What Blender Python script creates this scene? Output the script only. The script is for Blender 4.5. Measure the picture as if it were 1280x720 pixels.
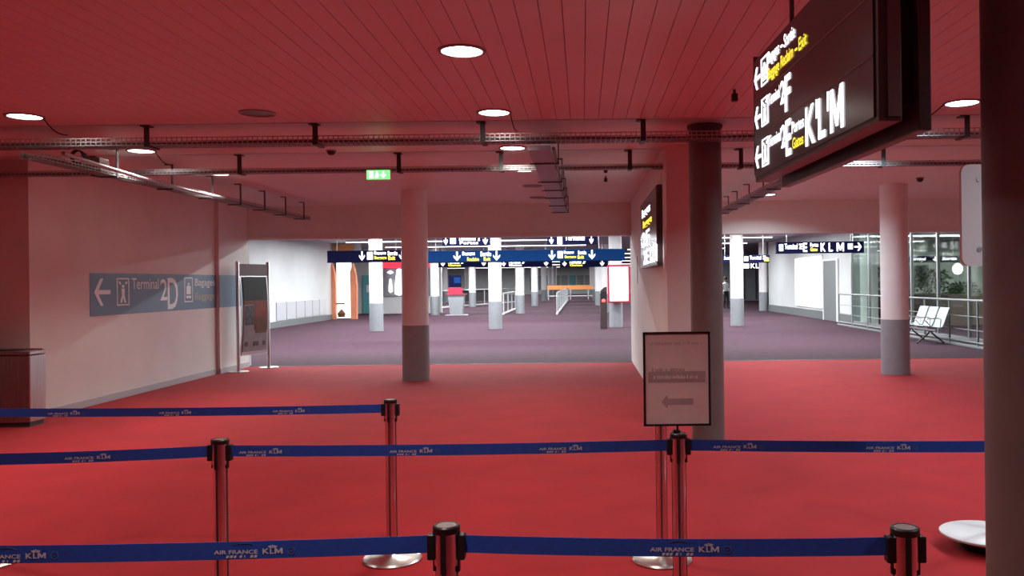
import bpy, bmesh, math, random
from mathutils import Vector, Matrix, Euler
random.seed(7)
PI = math.pi
for _o in list(bpy.data.objects): bpy.data.objects.remove(_o)
SC = bpy.context.scene
COL = SC.collection

# ------------------------------------------------------------------ camera
F, CX, CY, EYE, ROLL = 1050.0, 728.0, 352.0, 1.65, -0.012
cam_d = bpy.data.cameras.new('camera'); cam = bpy.data.objects.new('camera', cam_d); COL.objects.link(cam)
cam_d.sensor_width = 36.0; cam_d.lens = F*36/1280
CM = Matrix.Rotation(PI/2, 3, 'X') @ Matrix.Rotation(ROLL, 3, 'Z')
cam.location = (0, 0, EYE); cam.rotation_euler = CM.to_euler()
cam_d.shift_x = (640-CX)/1280; cam_d.shift_y = (CY-360)/1280
cam_d.clip_start = 0.05; cam_d.clip_end = 400
SC.camera = cam

# ------------------------------------------------------------------ world, exposure
w = bpy.data.worlds.new('night'); SC.world = w; w.use_nodes = True
w.node_tree.nodes['Background'].inputs[0].default_value = (0.02, 0.025, 0.04, 1)
w.node_tree.nodes['Background'].inputs[1].default_value = 0.3
SC.view_settings.view_transform = 'Standard'; SC.view_settings.look = 'None'
SC.view_settings.gamma = 1.0; SC.view_settings.use_curve_mapping = False
SC.view_settings.exposure = 0.0
SC.cycles.max_bounces = 10; SC.cycles.diffuse_bounces = 6; SC.cycles.glossy_bounces = 4
SC.cycles.transmission_bounces = 6; SC.cycles.sample_clamp_indirect = 6.0
DOWN_W = 17.5        # watts of each downlight
HALL_W = 70.0        # watts per metre of the hall's fluorescent lines

# ------------------------------------------------------------------ pixel -> place helpers (1280x720 frame)
def ray(px, py): return CM @ Vector(((px-CX)/F, -(py-CY)/F, -1))
def az(px, py, z=0.0):
    d = ray(px, py); return Vector((0, 0, EYE)) + d*((z-EYE)/d.z)
def ay(px, py, Y):
    d = ray(px, py); return Vector((0, 0, EYE)) + d*(Y/d.y)
def ax(px, py, X):
    d = ray(px, py); return Vector((0, 0, EYE)) + d*(X/d.x)

# ------------------------------------------------------------------ materials
MATS = {}
def srgb(r, g, b):
    f = lambda c: ((c/255+0.055)/1.055)**2.4 if c > 10 else c/255/12.92
    return (f(r), f(g), f(b))
def mat(name, col, rough=0.6, metal=0.0, var=0.0, scale=20.0, bump=0.0, bscale=200.0, emit=None, es=0.0, spec=0.5, stretch=None, coat=0.0):
    m = bpy.data.materials.new(name); m.use_nodes = True; nt = m.node_tree
    b = nt.nodes['Principled BSDF']
    b.inputs['Base Color'].default_value = (*col, 1); b.inputs['Roughness'].default_value = rough
    b.inputs['Metallic'].default_value = metal; b.inputs['Specular IOR Level'].default_value = spec
    b.inputs['Coat Weight'].default_value = coat
    tc = nt.nodes.new('ShaderNodeTexCoord'); mp = nt.nodes.new('ShaderNodeMapping')
    nt.links.new(tc.outputs['Object'], mp.inputs[0])
    if stretch: mp.inputs['Scale'].default_value = stretch
    if var > 0:
        n = nt.nodes.new('ShaderNodeTexNoise'); n.inputs['Scale'].default_value = scale; n.inputs['Detail'].default_value = 5
        nt.links.new(mp.outputs[0], n.inputs['Vector'])
        r = nt.nodes.new('ShaderNodeValToRGB')
        r.color_ramp.elements[0].position = 0.3; r.color_ramp.elements[1].position = 0.7
        r.color_ramp.elements[0].color = (*[c*(1-var) for c in col], 1)
        r.color_ramp.elements[1].color = (*[min(1, c*(1+var)) for c in col], 1)
        nt.links.new(n.outputs[0], r.inputs[0]); nt.links.new(r.outputs[0], b.inputs['Base Color'])
    if bump > 0:
        n2 = nt.nodes.new('ShaderNodeTexNoise'); n2.inputs['Scale'].default_value = bscale
        nt.links.new(mp.outputs[0], n2.inputs['Vector'])
        bp = nt.nodes.new('ShaderNodeBump'); bp.inputs['Strength'].default_value = bump; bp.inputs['Distance'].default_value = 0.004
        nt.links.new(n2.outputs[0], bp.inputs['Height']); nt.links.new(bp.outputs[0], b.inputs['Normal'])
    if emit:
        b.inputs['Emission Color'].default_value = (*emit, 1); b.inputs['Emission Strength'].default_value = es
    MATS[name] = m
    return m
def glassmat(name, col, alpha=0.25, rough=0.05):
    m = bpy.data.materials.new(name); m.use_nodes = True; nt = m.node_tree
    for n in list(nt.nodes): nt.nodes.remove(n)
    o = nt.nodes.new('ShaderNodeOutputMaterial'); t = nt.nodes.new('ShaderNodeBsdfTransparent'); g = nt.nodes.new('ShaderNodeBsdfGlossy')
    x = nt.nodes.new('ShaderNodeMixShader'); x.inputs[0].default_value = 0.07
    t.inputs[0].default_value = (*col, 1); g.inputs['Roughness'].default_value = rough
    nt.links.new(t.outputs[0], x.inputs[1]); nt.links.new(g.outputs[0], x.inputs[2])
    nt.links.new(x.outputs[0], o.inputs[0]); MATS[name] = m
    return m

M_RED = mat('red carpet', (0.36, 0.014, 0.019), 0.95, var=0.10, scale=2.0, bump=0.5, bscale=260, spec=0.25)
M_VIO = mat('violet carpet', (0.056, 0.022, 0.037), 0.95, var=0.18, scale=5.0, bump=0.5, bscale=220, spec=0.2)
_b = M_RED.node_tree.nodes['Principled BSDF']; _b.inputs['Sheen Weight'].default_value = 0.035; _b.inputs['Sheen Roughness'].default_value = 0.4
M_CEIL = mat('ceiling white', (0.72, 0.70, 0.68), 0.45, var=0.03, scale=2, spec=0.3)
M_GAP = mat('ceiling joint', (0.22, 0.21, 0.21), 0.9)
M_WALL = mat('wall paint', (0.72, 0.69, 0.66), 0.75, var=0.05, scale=1.4, bump=0.05, bscale=120, spec=0.25)
M_WALL2 = mat('hall wall paint', (0.55, 0.56, 0.56), 0.7, var=0.03, scale=1.5, spec=0.2)
M_GREYBASE = mat('grey skirting', (0.30, 0.30, 0.32), 0.5, var=0.05)
M_HSKIRT = mat('hall skirting', (0.13, 0.14, 0.145), 0.5, var=0.05)
M_BASEB = mat('light skirting', (0.42, 0.42, 0.45), 0.45, var=0.05)
M_COLW = mat('column white', (0.78, 0.76, 0.76), 0.5, var=0.03, scale=4)
M_COLG = mat('column grey', (0.25, 0.26, 0.28), 0.45, var=0.06, scale=8)
M_COLH = M_COLG
M_BROWN = mat('taupe column', (0.145, 0.112, 0.106), 0.55, var=0.08, scale=5)
M_STEEL = mat('polished steel', (0.74, 0.72, 0.70), 0.16, 1.0, var=0.04, scale=30, stretch=(1, 1, 0.1))
M_BRUSH = mat('brushed steel', (0.48, 0.46, 0.46), 0.34, 1.0, var=0.12, scale=40, stretch=(1, 1, 0.06))
M_DISC = mat('base disc steel', (0.72, 0.70, 0.68), 0.28, 1.0, var=0.05, scale=12)
M_ALU = mat('aluminium', (0.62, 0.62, 0.64), 0.35, 0.9, var=0.05)
M_GALV = mat('galvanised', (0.50, 0.49, 0.50), 0.38, 0.85, var=0.15, scale=18)
M_BLACK = mat('black plastic', (0.012, 0.012, 0.013), 0.4)
M_DARK = mat('dark grey plastic', (0.035, 0.033, 0.035), 0.5)
M_CABLE = mat('grey cable', (0.14, 0.13, 0.13), 0.6, var=0.2, scale=30)
M_BLUE = mat('blue webbing', (0.012, 0.08, 0.50), 0.7, var=0.12, scale=60, bump=0.4, bscale=900)
M_PRINT = mat('white print', (0.66, 0.67, 0.70), 0.6)
M_PRINTD = mat('faint blue print', (0.10, 0.16, 0.34), 0.6)
M_SIGNBLUE = mat('wall sign blue', (0.105, 0.185, 0.28), 0.55, var=0.06, scale=4)
M_SIGNTXT = mat('wall sign white', (0.80, 0.80, 0.82), 0.5)
M_SIGNYEL = mat('wall sign yellow', (0.45, 0.38, 0.20), 0.5)
M_SIGNDK = mat('sign face black', (0.016, 0.018, 0.020), 0.22, spec=0.6)
M_SIGNFR = mat('sign frame bronze', (0.085, 0.06, 0.06), 0.4, 0.5, var=0.06)
M_SIGNPK = mat('sign panel grey', (0.16, 0.13, 0.13), 0.45)
M_LINE = mat('sign divider', (0.22, 0.17, 0.16), 0.5)
M_LTW = mat('lit white letters', (0.9, 0.9, 0.9), 0.5, emit=(0.95, 0.93, 1.0), es=2.6)
M_LTY = mat('lit yellow letters', (0.9, 0.8, 0.1), 0.5, emit=(1.0, 0.80, 0.05), es=1.5)
M_LAMP = mat('lamp lens', (0.9, 0.9, 0.9), 0.4, emit=(1.0, 0.93, 0.84), es=14.0)
M_LAMPC = mat('cool lamp lens', (0.9, 0.9, 0.9), 0.4, emit=(0.78, 0.93, 1.0), es=14.0)
M_LAMPOFF = mat('unlit lamp lens', (0.10, 0.09, 0.09), 0.3)
M_RING = mat('lamp ring', (0.30, 0.24, 0.23), 0.4, 0.3)
M_TUBE = mat('fluorescent diffuser', (0.9, 0.9, 0.9), 0.4, emit=(0.90, 0.97, 1.0), es=6.0)
M_GREEN = mat('exit sign face', (0.3, 0.8, 0.4), 0.4, emit=(0.15, 1.0, 0.22), es=1.6)
M_GREENW = mat('exit sign pictogram', (0.9, 1, 0.9), 0.4, emit=(0.9, 1.0, 0.85), es=3.0)
M_PAPER = mat('paper', (0.86, 0.80, 0.80), 0.6, var=0.04, scale=14, bump=0.25, bscale=14)
M_PAPERG = mat('paper grey print', (0.50, 0.44, 0.46), 0.7, var=0.08, scale=30)
M_PAPERL = mat('paper light line', (0.80, 0.74, 0.72), 0.7)
M_WHITEP = mat('white lacquer', (0.66, 0.65, 0.66), 0.4)
M_HCEIL = mat('hall ceiling', (0.22, 0.21, 0.26), 0.6, var=0.08, scale=0.6)
M_HBLUE = mat('hall sign blue', (0.004, 0.030, 0.13), 0.8, spec=0.1, emit=(0.01, 0.10, 0.30), es=0.15)
M_HNAVY = mat('hall sign navy', (0.003, 0.003, 0.028), 0.8, spec=0.1)
M_LBOX = mat('lightbox face', (0.95, 0.95, 0.95), 0.4, emit=(0.96, 1.0, 1.0), es=3.2)
M_LBOX2 = mat('glowing white face', (0.95, 0.95, 0.95), 0.4, emit=(1.0, 1.0, 1.0), es=2.4)
M_REDF = mat('red frame', (0.50, 0.02, 0.06), 0.4)
M_REDSIGN = mat('red lit fascia', (0.8, 0.04, 0.08), 0.4, emit=(1.0, 0.05, 0.10), es=0.8)
M_ORANGE = mat('orange panel', (0.62, 0.20, 0.10), 0.5, var=0.1, scale=4)
M_ORNG2 = mat('orange cladding', (0.70, 0.26, 0.08), 0.5, var=0.05)
M_TEAL = mat('teal door', (0.10, 0.34, 0.36), 0.5)
M_SHOP = mat('shop panel grey', (0.20, 0.20, 0.23), 0.5)
M_DGREEN = mat('atrium dark', (0.28, 0.31, 0.26), 0.8, var=0.2, scale=1.2)
M_BRICK = mat('atrium planter brown', (0.15, 0.10, 0.075), 0.8, var=0.2, scale=8)
M_LEAF = mat('leaf', (0.05, 0.13, 0.03), 0.6, var=0.4, scale=9)
M_SEAT = mat('white perforated steel', (0.36, 0.40, 0.40), 0.5, 0.1)
M_RAIL = mat('satin rail steel', (0.26, 0.28, 0.28), 0.45, 0.6)
M_TRUNK = mat('trunking grey', (0.27, 0.26, 0.31), 0.45, 0.2, var=0.08, scale=6)
M_GLASS = glassmat('window glass', (0.80, 0.86, 0.83))
M_GLASSC = glassmat('clear panel', (0.92, 0.95, 0.95))
M_POSTER_D = mat('poster dark', (0.012, 0.018, 0.015), 0.6)
M_POSTER_O = mat('poster orange', (0.22, 0.028, 0.010), 0.5, var=0.35, scale=6)
M_POSTER_B = mat('poster brown', (0.13, 0.045, 0.01), 0.5, var=0.3, scale=8)
M_POSTER_W = mat('poster pale', (0.26, 0.24, 0.25), 0.5, var=0.1, scale=10)
M_POSTER_G = mat('poster photo grey', (0.08, 0.08, 0.085), 0.4, var=0.6, scale=14)
M_SKIN = mat('skin', (0.35, 0.20, 0.14), 0.6)
M_SHIRT = mat('white shirt', (0.70, 0.70, 0.70), 0.8)
M_TROUS = mat('black trousers', (0.012, 0.012, 0.015), 0.8)
M_HAIR = mat('dark hair', (0.015, 0.012, 0.010), 0.7)
M_REDLED = mat('red indicator', (0.9, 0.05, 0.05), 0.4, emit=(1.0, 0.10, 0.08), es=2.5)
M_SLOT = mat('dark recess', (0.02, 0.018, 0.018), 0.8)

# ------------------------------------------------------------------ mesh helpers
def newbm(): return bmesh.new()
def bx(bm, c, s, bev=0.0, rot=None):
    r = bmesh.ops.create_cube(bm, size=1.0); vs = r['verts']
    mtx = Matrix.Translation(c) @ (rot.to_4x4() if rot else Matrix()) @ Matrix.Diagonal((*s, 1))
    bmesh.ops.transform(bm, matrix=mtx, verts=vs)
    if bev > 0:
        es = list({e for v in vs for e in v.link_edges})
        bmesh.ops.bevel(bm, geom=es, offset=bev, segments=2, affect='EDGES', profile=0.5)
    return bm
def bx2(bm, a, b, bev=0.0):
    return bx(bm, [(p+q)/2 for p, q in zip(a, b)], [abs(q-p) for p, q in zip(a, b)], bev)
def lathe(bm, prof, n=32, c=(0, 0, 0)):
    rings = []
    for r, z in prof:
        if r < 1e-6: rings.append([bm.verts.new((c[0], c[1], c[2]+z))])
        else: rings.append([bm.verts.new((c[0]+r*math.cos(2*PI*i/n), c[1]+r*math.sin(2*PI*i/n), c[2]+z)) for i in range(n)])
    for a, b in zip(rings, rings[1:]):
        for i in range(n):
            j = (i+1) % n
            q = [a[i] if len(a) > 1 else a[0], a[j] if len(a) > 1 else a[0], b[j] if len(b) > 1 else b[0], b[i] if len(b) > 1 else b[0]]
            u = []
            for v in q:
                if v not in u: u.append(v)
            if len(u) > 2:
                try: bm.faces.new(u)
                except ValueError: pass
    return bm
def tube(bm, pts, r, n=8, cap=True):
    pts = [Vector(p) for p in pts]; rings = []; prev = None
    for i, p in enumerate(pts):
        t = (pts[min(i+1, len(pts)-1)]-pts[max(i-1, 0)]).normalized()
        if prev is None: prev = t.orthogonal().normalized()
        u = (prev-t*prev.dot(t)).normalized(); prev = u; v = t.cross(u)
        rr = r[i] if isinstance(r, (list, tuple)) else r
        rings.append([bm.verts.new(p+u*rr*math.cos(2*PI*k/n)+v*rr*math.sin(2*PI*k/n)) for k in range(n)])
    for a, b in zip(rings, rings[1:]):
        for k in range(n): bm.faces.new((a[k], a[(k+1) % n], b[(k+1) % n], b[k]))
    if cap: bm.faces.new(rings[0][::-1]); bm.faces.new(rings[-1])
    return bm
def prism(bm, pts, y0, y1):
    """polygon given in (x, z), extruded from y0 to y1"""
    a = [bm.verts.new((x, y0, z)) for x, z in pts]; b = [bm.verts.new((x, y1, z)) for x, z in pts]
    n = len(pts)
    bm.faces.new(a); bm.faces.new(b[::-1])
    for i in range(n): bm.faces.new((a[i], b[i], b[(i+1) % n], a[(i+1) % n]))
    return bm
def obj(name, bm, m, parent=None, loc=(0, 0, 0), rz=0.0, smooth=False):
    if isinstance(bm, bmesh.types.BMesh):
        bmesh.ops.recalc_face_normals(bm, faces=bm.faces[:])
        me = bpy.data.meshes.new(name); bm.to_mesh(me); bm.free()
    else: me = bm
    if m is not None and not me.materials: me.materials.append(m)
    if smooth:
        me.polygons.foreach_set('use_smooth', [True]*len(me.polygons))
        me.set_sharp_from_angle(angle=math.radians(35))
    o = bpy.data.objects.new(name, me); COL.objects.link(o)
    o.location = loc; o.rotation_euler = (0, 0, rz)
    if parent: o.parent = parent
    return o
def tag(o, label, cat, group=None):
    o['label'] = label; o['category'] = cat
    if group: o['group'] = group
    return o
def thing(name, label, cat, loc=(0, 0, 0), rz=0.0, group=None):
    o = bpy.data.objects.new(name, None); COL.objects.link(o)
    o.empty_display_size = 0.1; o.location = loc; o.rotation_euler = (0, 0, rz)
    return tag(o, label, cat, group)
def struct(name, bm, m, loc=(0, 0, 0), label=None):
    o = obj(name, bm, m, None, loc); o['kind'] = 'structure'
    if label: o['label'] = label
    return o
def box(a, b, bev=0.0): return bx2(newbm(), a, b, bev)
def area_light(name, parent, loc, sx, sy, watts, col, rot=(0, 0, 0), shape='RECTANGLE', spread=PI):
    d = bpy.data.lights.new(name, 'AREA'); d.shape = shape; d.size = sx
    if shape in ('RECTANGLE', 'ELLIPSE'): d.size_y = sy
    d.energy = watts; d.color = col; d.spread = spread
    o = bpy.data.objects.new(name, d); COL.objects.link(o); o.location = loc; o.rotation_euler = rot
    if parent: o.parent = parent
    return o

# ---- flat marks: text and simple pictograms, built in local (x, z), face towards -y
_txt = {}
def text_polys(s, bold=0.0, shear=0.0):
    k = (s, bold, shear)
    if k not in _txt:
        c = bpy.data.curves.new('t', 'FONT'); c.body = s; c.size = 1.0; c.offset = bold; c.shear = shear; c.resolution_u = 3
        o = bpy.data.objects.new('t', c); COL.objects.link(o)
        bpy.context.view_layer.update()
        me = bpy.data.meshes.new_from_object(o.evaluated_get(bpy.context.evaluated_depsgraph_get()))
        vs = [(v.co.x, v.co.y) for v in me.vertices]; fs = [tuple(p.vertices) for p in me.polygons]
        bpy.data.objects.remove(o); bpy.data.curves.remove(c); bpy.data.meshes.remove(me)
        x0 = min(v[0] for v in vs); x1 = max(v[0] for v in vs); y0 = min(v[1] for v in vs); y1 = max(v[1] for v in vs)
        _txt[k] = ([((x-x0)/(x1-x0), (y-y0)/(y1-y0)) for x, y in vs], fs)
    return _txt[k]
BOLD_M = [(0, 0), (0, 1), (.24, 1), (.5, .42), (.76, 1), (1, 1), (1, 0), (.80, 0), (.80, .62), (.57, .10), (.43, .10), (.20, .62), (.20, 0)]
def add_text(bm, s, x0, x1, z0, z1, y=0.0, bold=0.0, shear=0.0):
    if s == 'M': return prism(bm, [(x0+u*(x1-x0), z0+v*(z1-z0)) for u, v in BOLD_M], y, y+0.0008)
    if s == 'KLM':
        W_ = x1-x0
        add_text(bm, 'K', x0, x0+W_*.33, z0, z1, y, bold); add_text(bm, 'L', x0+W_*.37, x0+W_*.57, z0, z1, y, bold)
        return add_text(bm, 'M', x0+W_*.60, x1, z0, z1, y)
    vs, fs = text_polys(s, bold, shear)
    bv = [bm.verts.new((x0+u*(x1-x0), y, z0+v*(z1-z0))) for u, v in vs]
    for f in fs:
        try: bm.faces.new([bv[i] for i in f])
        except ValueError: pass
def add_scribble(bm, x0, x1, z0, z1, y, seed=1):
    # print too small and faint to read: a row of letter-sized strokes
    r = random.Random(seed); x = x0; h = z1-z0
    while x < x1-0.006:
        w_ = 0.002+0.004*r.random(); t_ = h*(0.55+0.45*r.random())
        prism(bm, [(x, z0), (x+w_, z0), (x+w_, z0+t_), (x, z0+t_)], y, y+0.0006)
        x += w_+(0.002 if r.random() > 0.15 else 0.008)
def add_poly(bm, pts, x0, x1, z0, z1, y=0.0, t=0.002):
    prism(bm, [(x0+u*(x1-x0), z0+v*(z1-z0)) for u, v in pts], y, y+t)
def circ(cx, cz, r, n=14, rx=None): return [(cx+(rx or r)*math.cos(2*PI*i/n), cz+r*math.sin(2*PI*i/n)) for i in range(n)]
ARROW_L = [(0, .5), (.38, 1), (.56, 1), (.26, .58), (1, .58), (1, .42), (.26, .42), (.56, 0), (.38, 0)]
ARROW_D = [(.5, 0), (1, .42), (1, .62), (.62, .34), (.62, 1), (.38, 1), (.38, .34), (0, .62), (0, .42)]
def add_picto(bm, x0, x1, z0, z1, y=0.0, kind='person'):
    R = lambda a, b, c, d: add_poly(bm, [(a, c), (b, c), (b, d), (a, d)], x0, x1, z0, z1, y)
    R(0, .07, 0, 1); R(.93, 1, 0, 1); R(.07, .93, 0, .045); R(.07, .93, .955, 1)
    P = lambda p: add_poly(bm, p, x0, x1, z0, z1, y)
    if kind == 'person':
        P(circ(.5, .70, .055, 12, .11)); P([(.36, .62), (.64, .62), (.60, .38), (.74, .10), (.60, .10), (.5, .30), (.40, .10), (.26, .10), (.40, .38)])
        P([(.16, .90), (.34, .82), (.30, .76), (.16, .82)]); P([(.84, .90), (.66, .82), (.70, .76), (.84, .82)])
    else:
        P([(.22, .16), (.78, .16), (.78, .26), (.22, .26)]); P([(.25, .32), (.75, .32), (.75, .66), (.25, .66)]); P([(.40, .68), (.60, .68), (.60, .78), (.40, .78)])

# ================================================================== THE SETTING
ZC = 3.25; YB = 17.1; XL = -6.88; XH = -11.9; XR = 9.75
struct('floor', box((-9.6, -6, -0.1), (XR, YB, 0)), M_RED, label='red carpet floor')
struct('floor', box((XH-24, YB, -0.1), (26, 114, 0)), M_VIO, label='violet carpet floor of the far hall')
cl = struct('ceiling', box((-9.6, -6, ZC+0.018), (XR, YB, ZC+0.2)), M_GAP, label='white slatted metal ceiling')
PITCH = 0.137
sl = None; x = -9.55; k = 0
while x < XR-PITCH:
    if sl is None:
        bm = newbm(); bx2(bm, (0, -6, ZC), (PITCH-0.005, 8.27, ZC+0.02)); sl = obj('ceiling_slat', bm, M_CEIL, cl); sl.location.x = x
    else:
        c = sl.copy(); COL.objects.link(c); c.location.x = x
    x += PITCH
obj('ceiling_panel', box((-9.6, 8.31, ZC), (XR, 10.18, ZC+0.02)), M_CEIL, cl)
obj('ceiling_panel', box((-9.6, 10.21, ZC), (XR, YB, ZC+0.02)), M_CEIL, cl)
# left: long wall, the wall turning away from it, and the near side wall
struct('wall_left', box((-9.6, 10.45, 0), (XL, YB, ZC)), M_WALL, label='pale wall with the painted blue sign')
struct('wall_left_pier', box((XL, 15.75, 0), (XL+0.07, YB, ZC)), M_WALL)
struct('wall_left_near', box((-9.8, -6, 0), (-9.6, 10.45, ZC)), M_WALL)
struct('baseboard_left', box((XL, 10.47, 0), (XL+0.018, 15.75, 0.10), 0.003), M_BASEB)
struct('baseboard_left_pier', box((XL+0.07, 15.73, 0), (XL+0.088, YB, 0.10), 0.003), M_BASEB)
struct('wall_back', box((-9.8, -6.2, 0), (XR, -6, ZC)), M_WALL)
struct('wall_right', box((XR, -6.2, 0), (XR+0.2, 17.45, ZC)), M_WALL)
# the thick wall stub between the two openings
BX = 1.0
stub = struct('wall_middle', box((BX, 9.9, 0), (BX+0.58, YB+0.3, ZC)), M_WALL, label='thick wall stub between the two openings')
sr = obj('wall_slot', box((BX-0.004, 15.15, 1.60), (BX+0.01, 15.27, 2.09)), M_SLOT, stub)
# bulkhead above the openings, with a small lip
bh = struct('wall_bulkhead', box((XL, YB, 2.62), (XR, YB+0.3, 3.9)), M_WALL, label='bulkhead beam above the openings')
obj('bulkhead_lip', box((XL, YB-0.02, 2.58), (XR, YB+0.30, 2.635), 0.004), M_WALL, bh)
struct('trim_1', box((-6.8, YB-0.02, 0), (XR, YB+0.02, 0.006), 0.002), M_DARK, label='thin dark carpet joint strip')

# ---- far hall shell
HZ = 3.6
struct('ceiling_hall', box((XH-24, YB+0.3, HZ), (26, 114, HZ+0.2)), M_HCEIL, label='dark ceiling of the far hall')
struct('wall_hall_front_left', box((XH-0.2, YB, 0), (XL, YB+0.3, HZ)), M_WALL2)
struct('wall_hall_left', box((XH-0.2, YB+0.3, 0), (XH, 40.0, HZ)), M_WALL2, label='bright white wall of the far hall')
struct('baseboard_hall_left', box((XH, YB+0.3, 0), (XH+0.03, 40.0, 0.24)), M_HSKIRT)
struct('wall_hall_portal', box((XH-0.2, 40.0, 2.75), (-10.6, 40.4, HZ)), M_WALL2)
struct('wall_hall_shop', box((XH-12, 47.0, 0), (-7.9, 47.3, HZ)), M_WALL2)
endw = struct('wall_end', box((-36, 112, 0), (26, 112.3, HZ)), M_WALL2)
struct('wall_hall_right', box((XR, 30.4, 0), (XR+0.3, 44.0, HZ)), M_WALL2, label='white wall past the railing')
struct('baseboard_hall_right', box((XR-0.03, 30.4, 0), (XR, 44.0, 0.34)), M_HSKIRT)
struct('wall_hall_right_far', box((XR, 66, 0), (26, 66.3, HZ)), M_COLH, label='grey panelled wall at the back right')
struct('wall_far_left_side', box((-36, 47, 0), (-35.8, 112, HZ)), M_WALL2)
# atrium on the right, behind glass
struct('wall_atrium', box((20, YB, 0), (20.3, 44, HZ)), M_DGREEN)
struct('wall_atrium_back', box((XR+0.3, 40, 0), (20, 40.3, HZ)), M_DGREEN)
struct('wall_atrium_front', box((XR, YB, 0), (20, YB+0.3, HZ)), M_DGREEN)
wn = struct('window_1', box((XR-0.03, 17.5, 0), (XR+0.05, 30.4, 0.12)), M_ALU, label='tall glazed screen in front of the planted atrium')
obj('window_head', box((XR-0.03, 17.5, HZ-0.12), (XR+0.05, 30.4, HZ)), M_ALU, wn)
NP = 7; pw = (30.4-17.5)/NP
for i in range(NP+1): obj('mullion', box((XR-0.03, 17.5+i*pw-0.03, 0.12), (XR+0.05, 17.5+i*pw+0.03, HZ-0.12)), M_ALU, wn)
for i in range(NP): obj('pane', box((XR+0.0, 17.5+i*pw+0.03, 0.12), (XR+0.012, 17.5+(i+1)*pw-0.03, HZ-0.12)), M_GLASS, wn)
# end wall windows far away
for i in range(14):
    xx = -7.0+i*1.05
    obj('window_pane', box((xx, 111.9, 0.6), (xx+0.85, 112.0, 2.5)), [M_DGREEN, M_COLH, M_TEAL][i % 3], endw)

# ================================================================== COLUMNS
def column(label, X, Y, r, split, zt, mats, group=None, flange=False):
    t = thing('column', label, 'column', (X, Y, 0), 0, group)
    if split > 0:
        obj('column_base', lathe(newbm(), [(r+0.006, 0), (r+0.006, split), (0, split)], 40), mats[1], t, smooth=True)
    obj('shaft', lathe(newbm(), [(r, split), (r, zt)], 40), mats[0], t, smooth=True)
    if flange: obj('collar', lathe(newbm(), [(r, zt-0.03), (r+0.015, zt-0.03), (r+0.015, zt)], 40), mats[0], t, smooth=True)
    return t
column('round white column with a grey foot beside the queue end, left of the wall stub', -2.87, 14.4, 0.225, 0.94, ZC, (M_COLW, M_COLG))
column('round white column with a grey foot in front of the railing and seats', 5.37, 14.45, 0.23, 0.94, ZC, (M_COLW, M_COLG))
column('slim taupe column directly in front of the wall stub', 1.285, 8.70, 0.167, 0, ZC, (M_BROWN, M_BROWN), flange=True)
column('thick dark taupe column hiding the end of the white panel stand', 1.70, 3.0, 0.245, 0, ZC, (M_BROWN, M_BROWN))
gl = 'white hall column with a pale grey foot beyond the bulkhead'
GLX = {(-7.25, 29.5): 'white hall column with a pale grey foot next to the orange doorway', (-3.12, 30.0): 'white hall column with a pale grey foot under the long blue sign band',
       (1.2, 30.4): 'white hall column carrying the red-framed lightbox', (5.55, 30.2): 'white hall column with a pale grey foot beside the standing person', (9.55, 44.3): 'white hall column at the far end of the white wall'}
for (X, Y) in [(-7.25, 29.5), (-3.12, 30.0), (1.2, 30.4), (5.55, 30.2), (-7.7, 43.8), (-3.3, 44.3), (1.15, 44.3), (9.55, 44.3),
               (-11.8, 57.5), (-7.6, 58), (-3.3, 58), (1.1, 58), (-11.8, 72), (-7.6, 72), (-3.3, 72), (1.1, 72), (-11.8, 86), (-3.3, 86), (1.1, 86), (-3.3, 100), (1.1, 100), (-16, 72), (-16, 58)]:
    column(GLX.get((X, Y), gl), X, Y, 0.235, 0.98, HZ, (M_COLW, M_COLH), 'columns of the far hall')

# ================================================================== CEILING SERVICES
def downlight(X, Y, lit, label, group, cable=None, watts=DOWN_W, col=(1.0, 0.93, 0.84), spread=128):
    off = lit and (Y < 4.0 or (Y < 6.0 and abs(X) > 2))          # the rows go on over and behind the camera
    t = thing('downlight_offscreen' if off else 'downlight', label, 'ceiling light', (X, Y, ZC), 0, group)
    obj('trim_ring', lathe(newbm(), [(0.138, -0.002), (0.142, -0.012), (0.162, -0.012), (0.168, 0.0), (0.138, 0.0)], 40), M_RING, t, smooth=True)
    obj('lamp_lens', lathe(newbm(), [(0.0, -0.006), (0.139, -0.006), (0.139, 0.004)], 40), (M_LAMPC if col[0] < 1 else M_LAMP) if lit else M_LAMPOFF, t)
    if lit: area_light('lamp_offscreen' if off else 'lamp', t, (0, 0, -0.02), 0.26, 0.26, watts, col, shape='DISK', spread=math.radians(spread))
    if cable:
        sx_ = math.copysign(0.15, cable[0])
        pts = [(sx_, 0.02, -0.005)]+[(sx_+cable[0]*s, 0.02+cable[1]*s, -0.005+cable[2]*s-0.05*math.sin(PI*s)) for s in (0.2, 0.4, 0.6, 0.8, 1)]
        obj('flex', tube(newbm(), pts, 0.006, 6), M_BLACK, t, smooth=True)
    return t
GL = 'lit round downlight in the ceiling'
for i, Y in enumerate((1.66, 3.72, 5.78, 7.88, 9.97, 11.95)):
    downlight(-0.81, Y, True, 'lit round downlight in the row over the middle of the queue', 'middle row of downlights', (0.04, 0.30, -0.12) if i == 3 else None)
for i, Y in enumerate((1.66, 3.72, 5.75, 7.80, 9.86, 11.96)):
    downlight(-5.16, Y, True, 'lit round downlight in the row along the pale left wall', 'left row of downlights', (0.05, 0.3, -0.12) if i in (3, 4) else None, DOWN_W*1.35, (1.0, 0.98, 0.91), 112)
for i, Y in enumerate((1.66, 3.72, 5.65, 7.70, 9.80, 11.88, 13.70, 15.80)):
    downlight(3.5, Y, True, 'lit round downlight in the row past the big hanging sign', 'right row of downlights', (-0.25, 0.3, -0.12) if i == 3 else None, DOWN_W*2.2, (0.78, 0.93, 1.0), 150)
downlight(-2.99, 7.78, False, 'unlit round downlight between the two lit rows', None)
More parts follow.
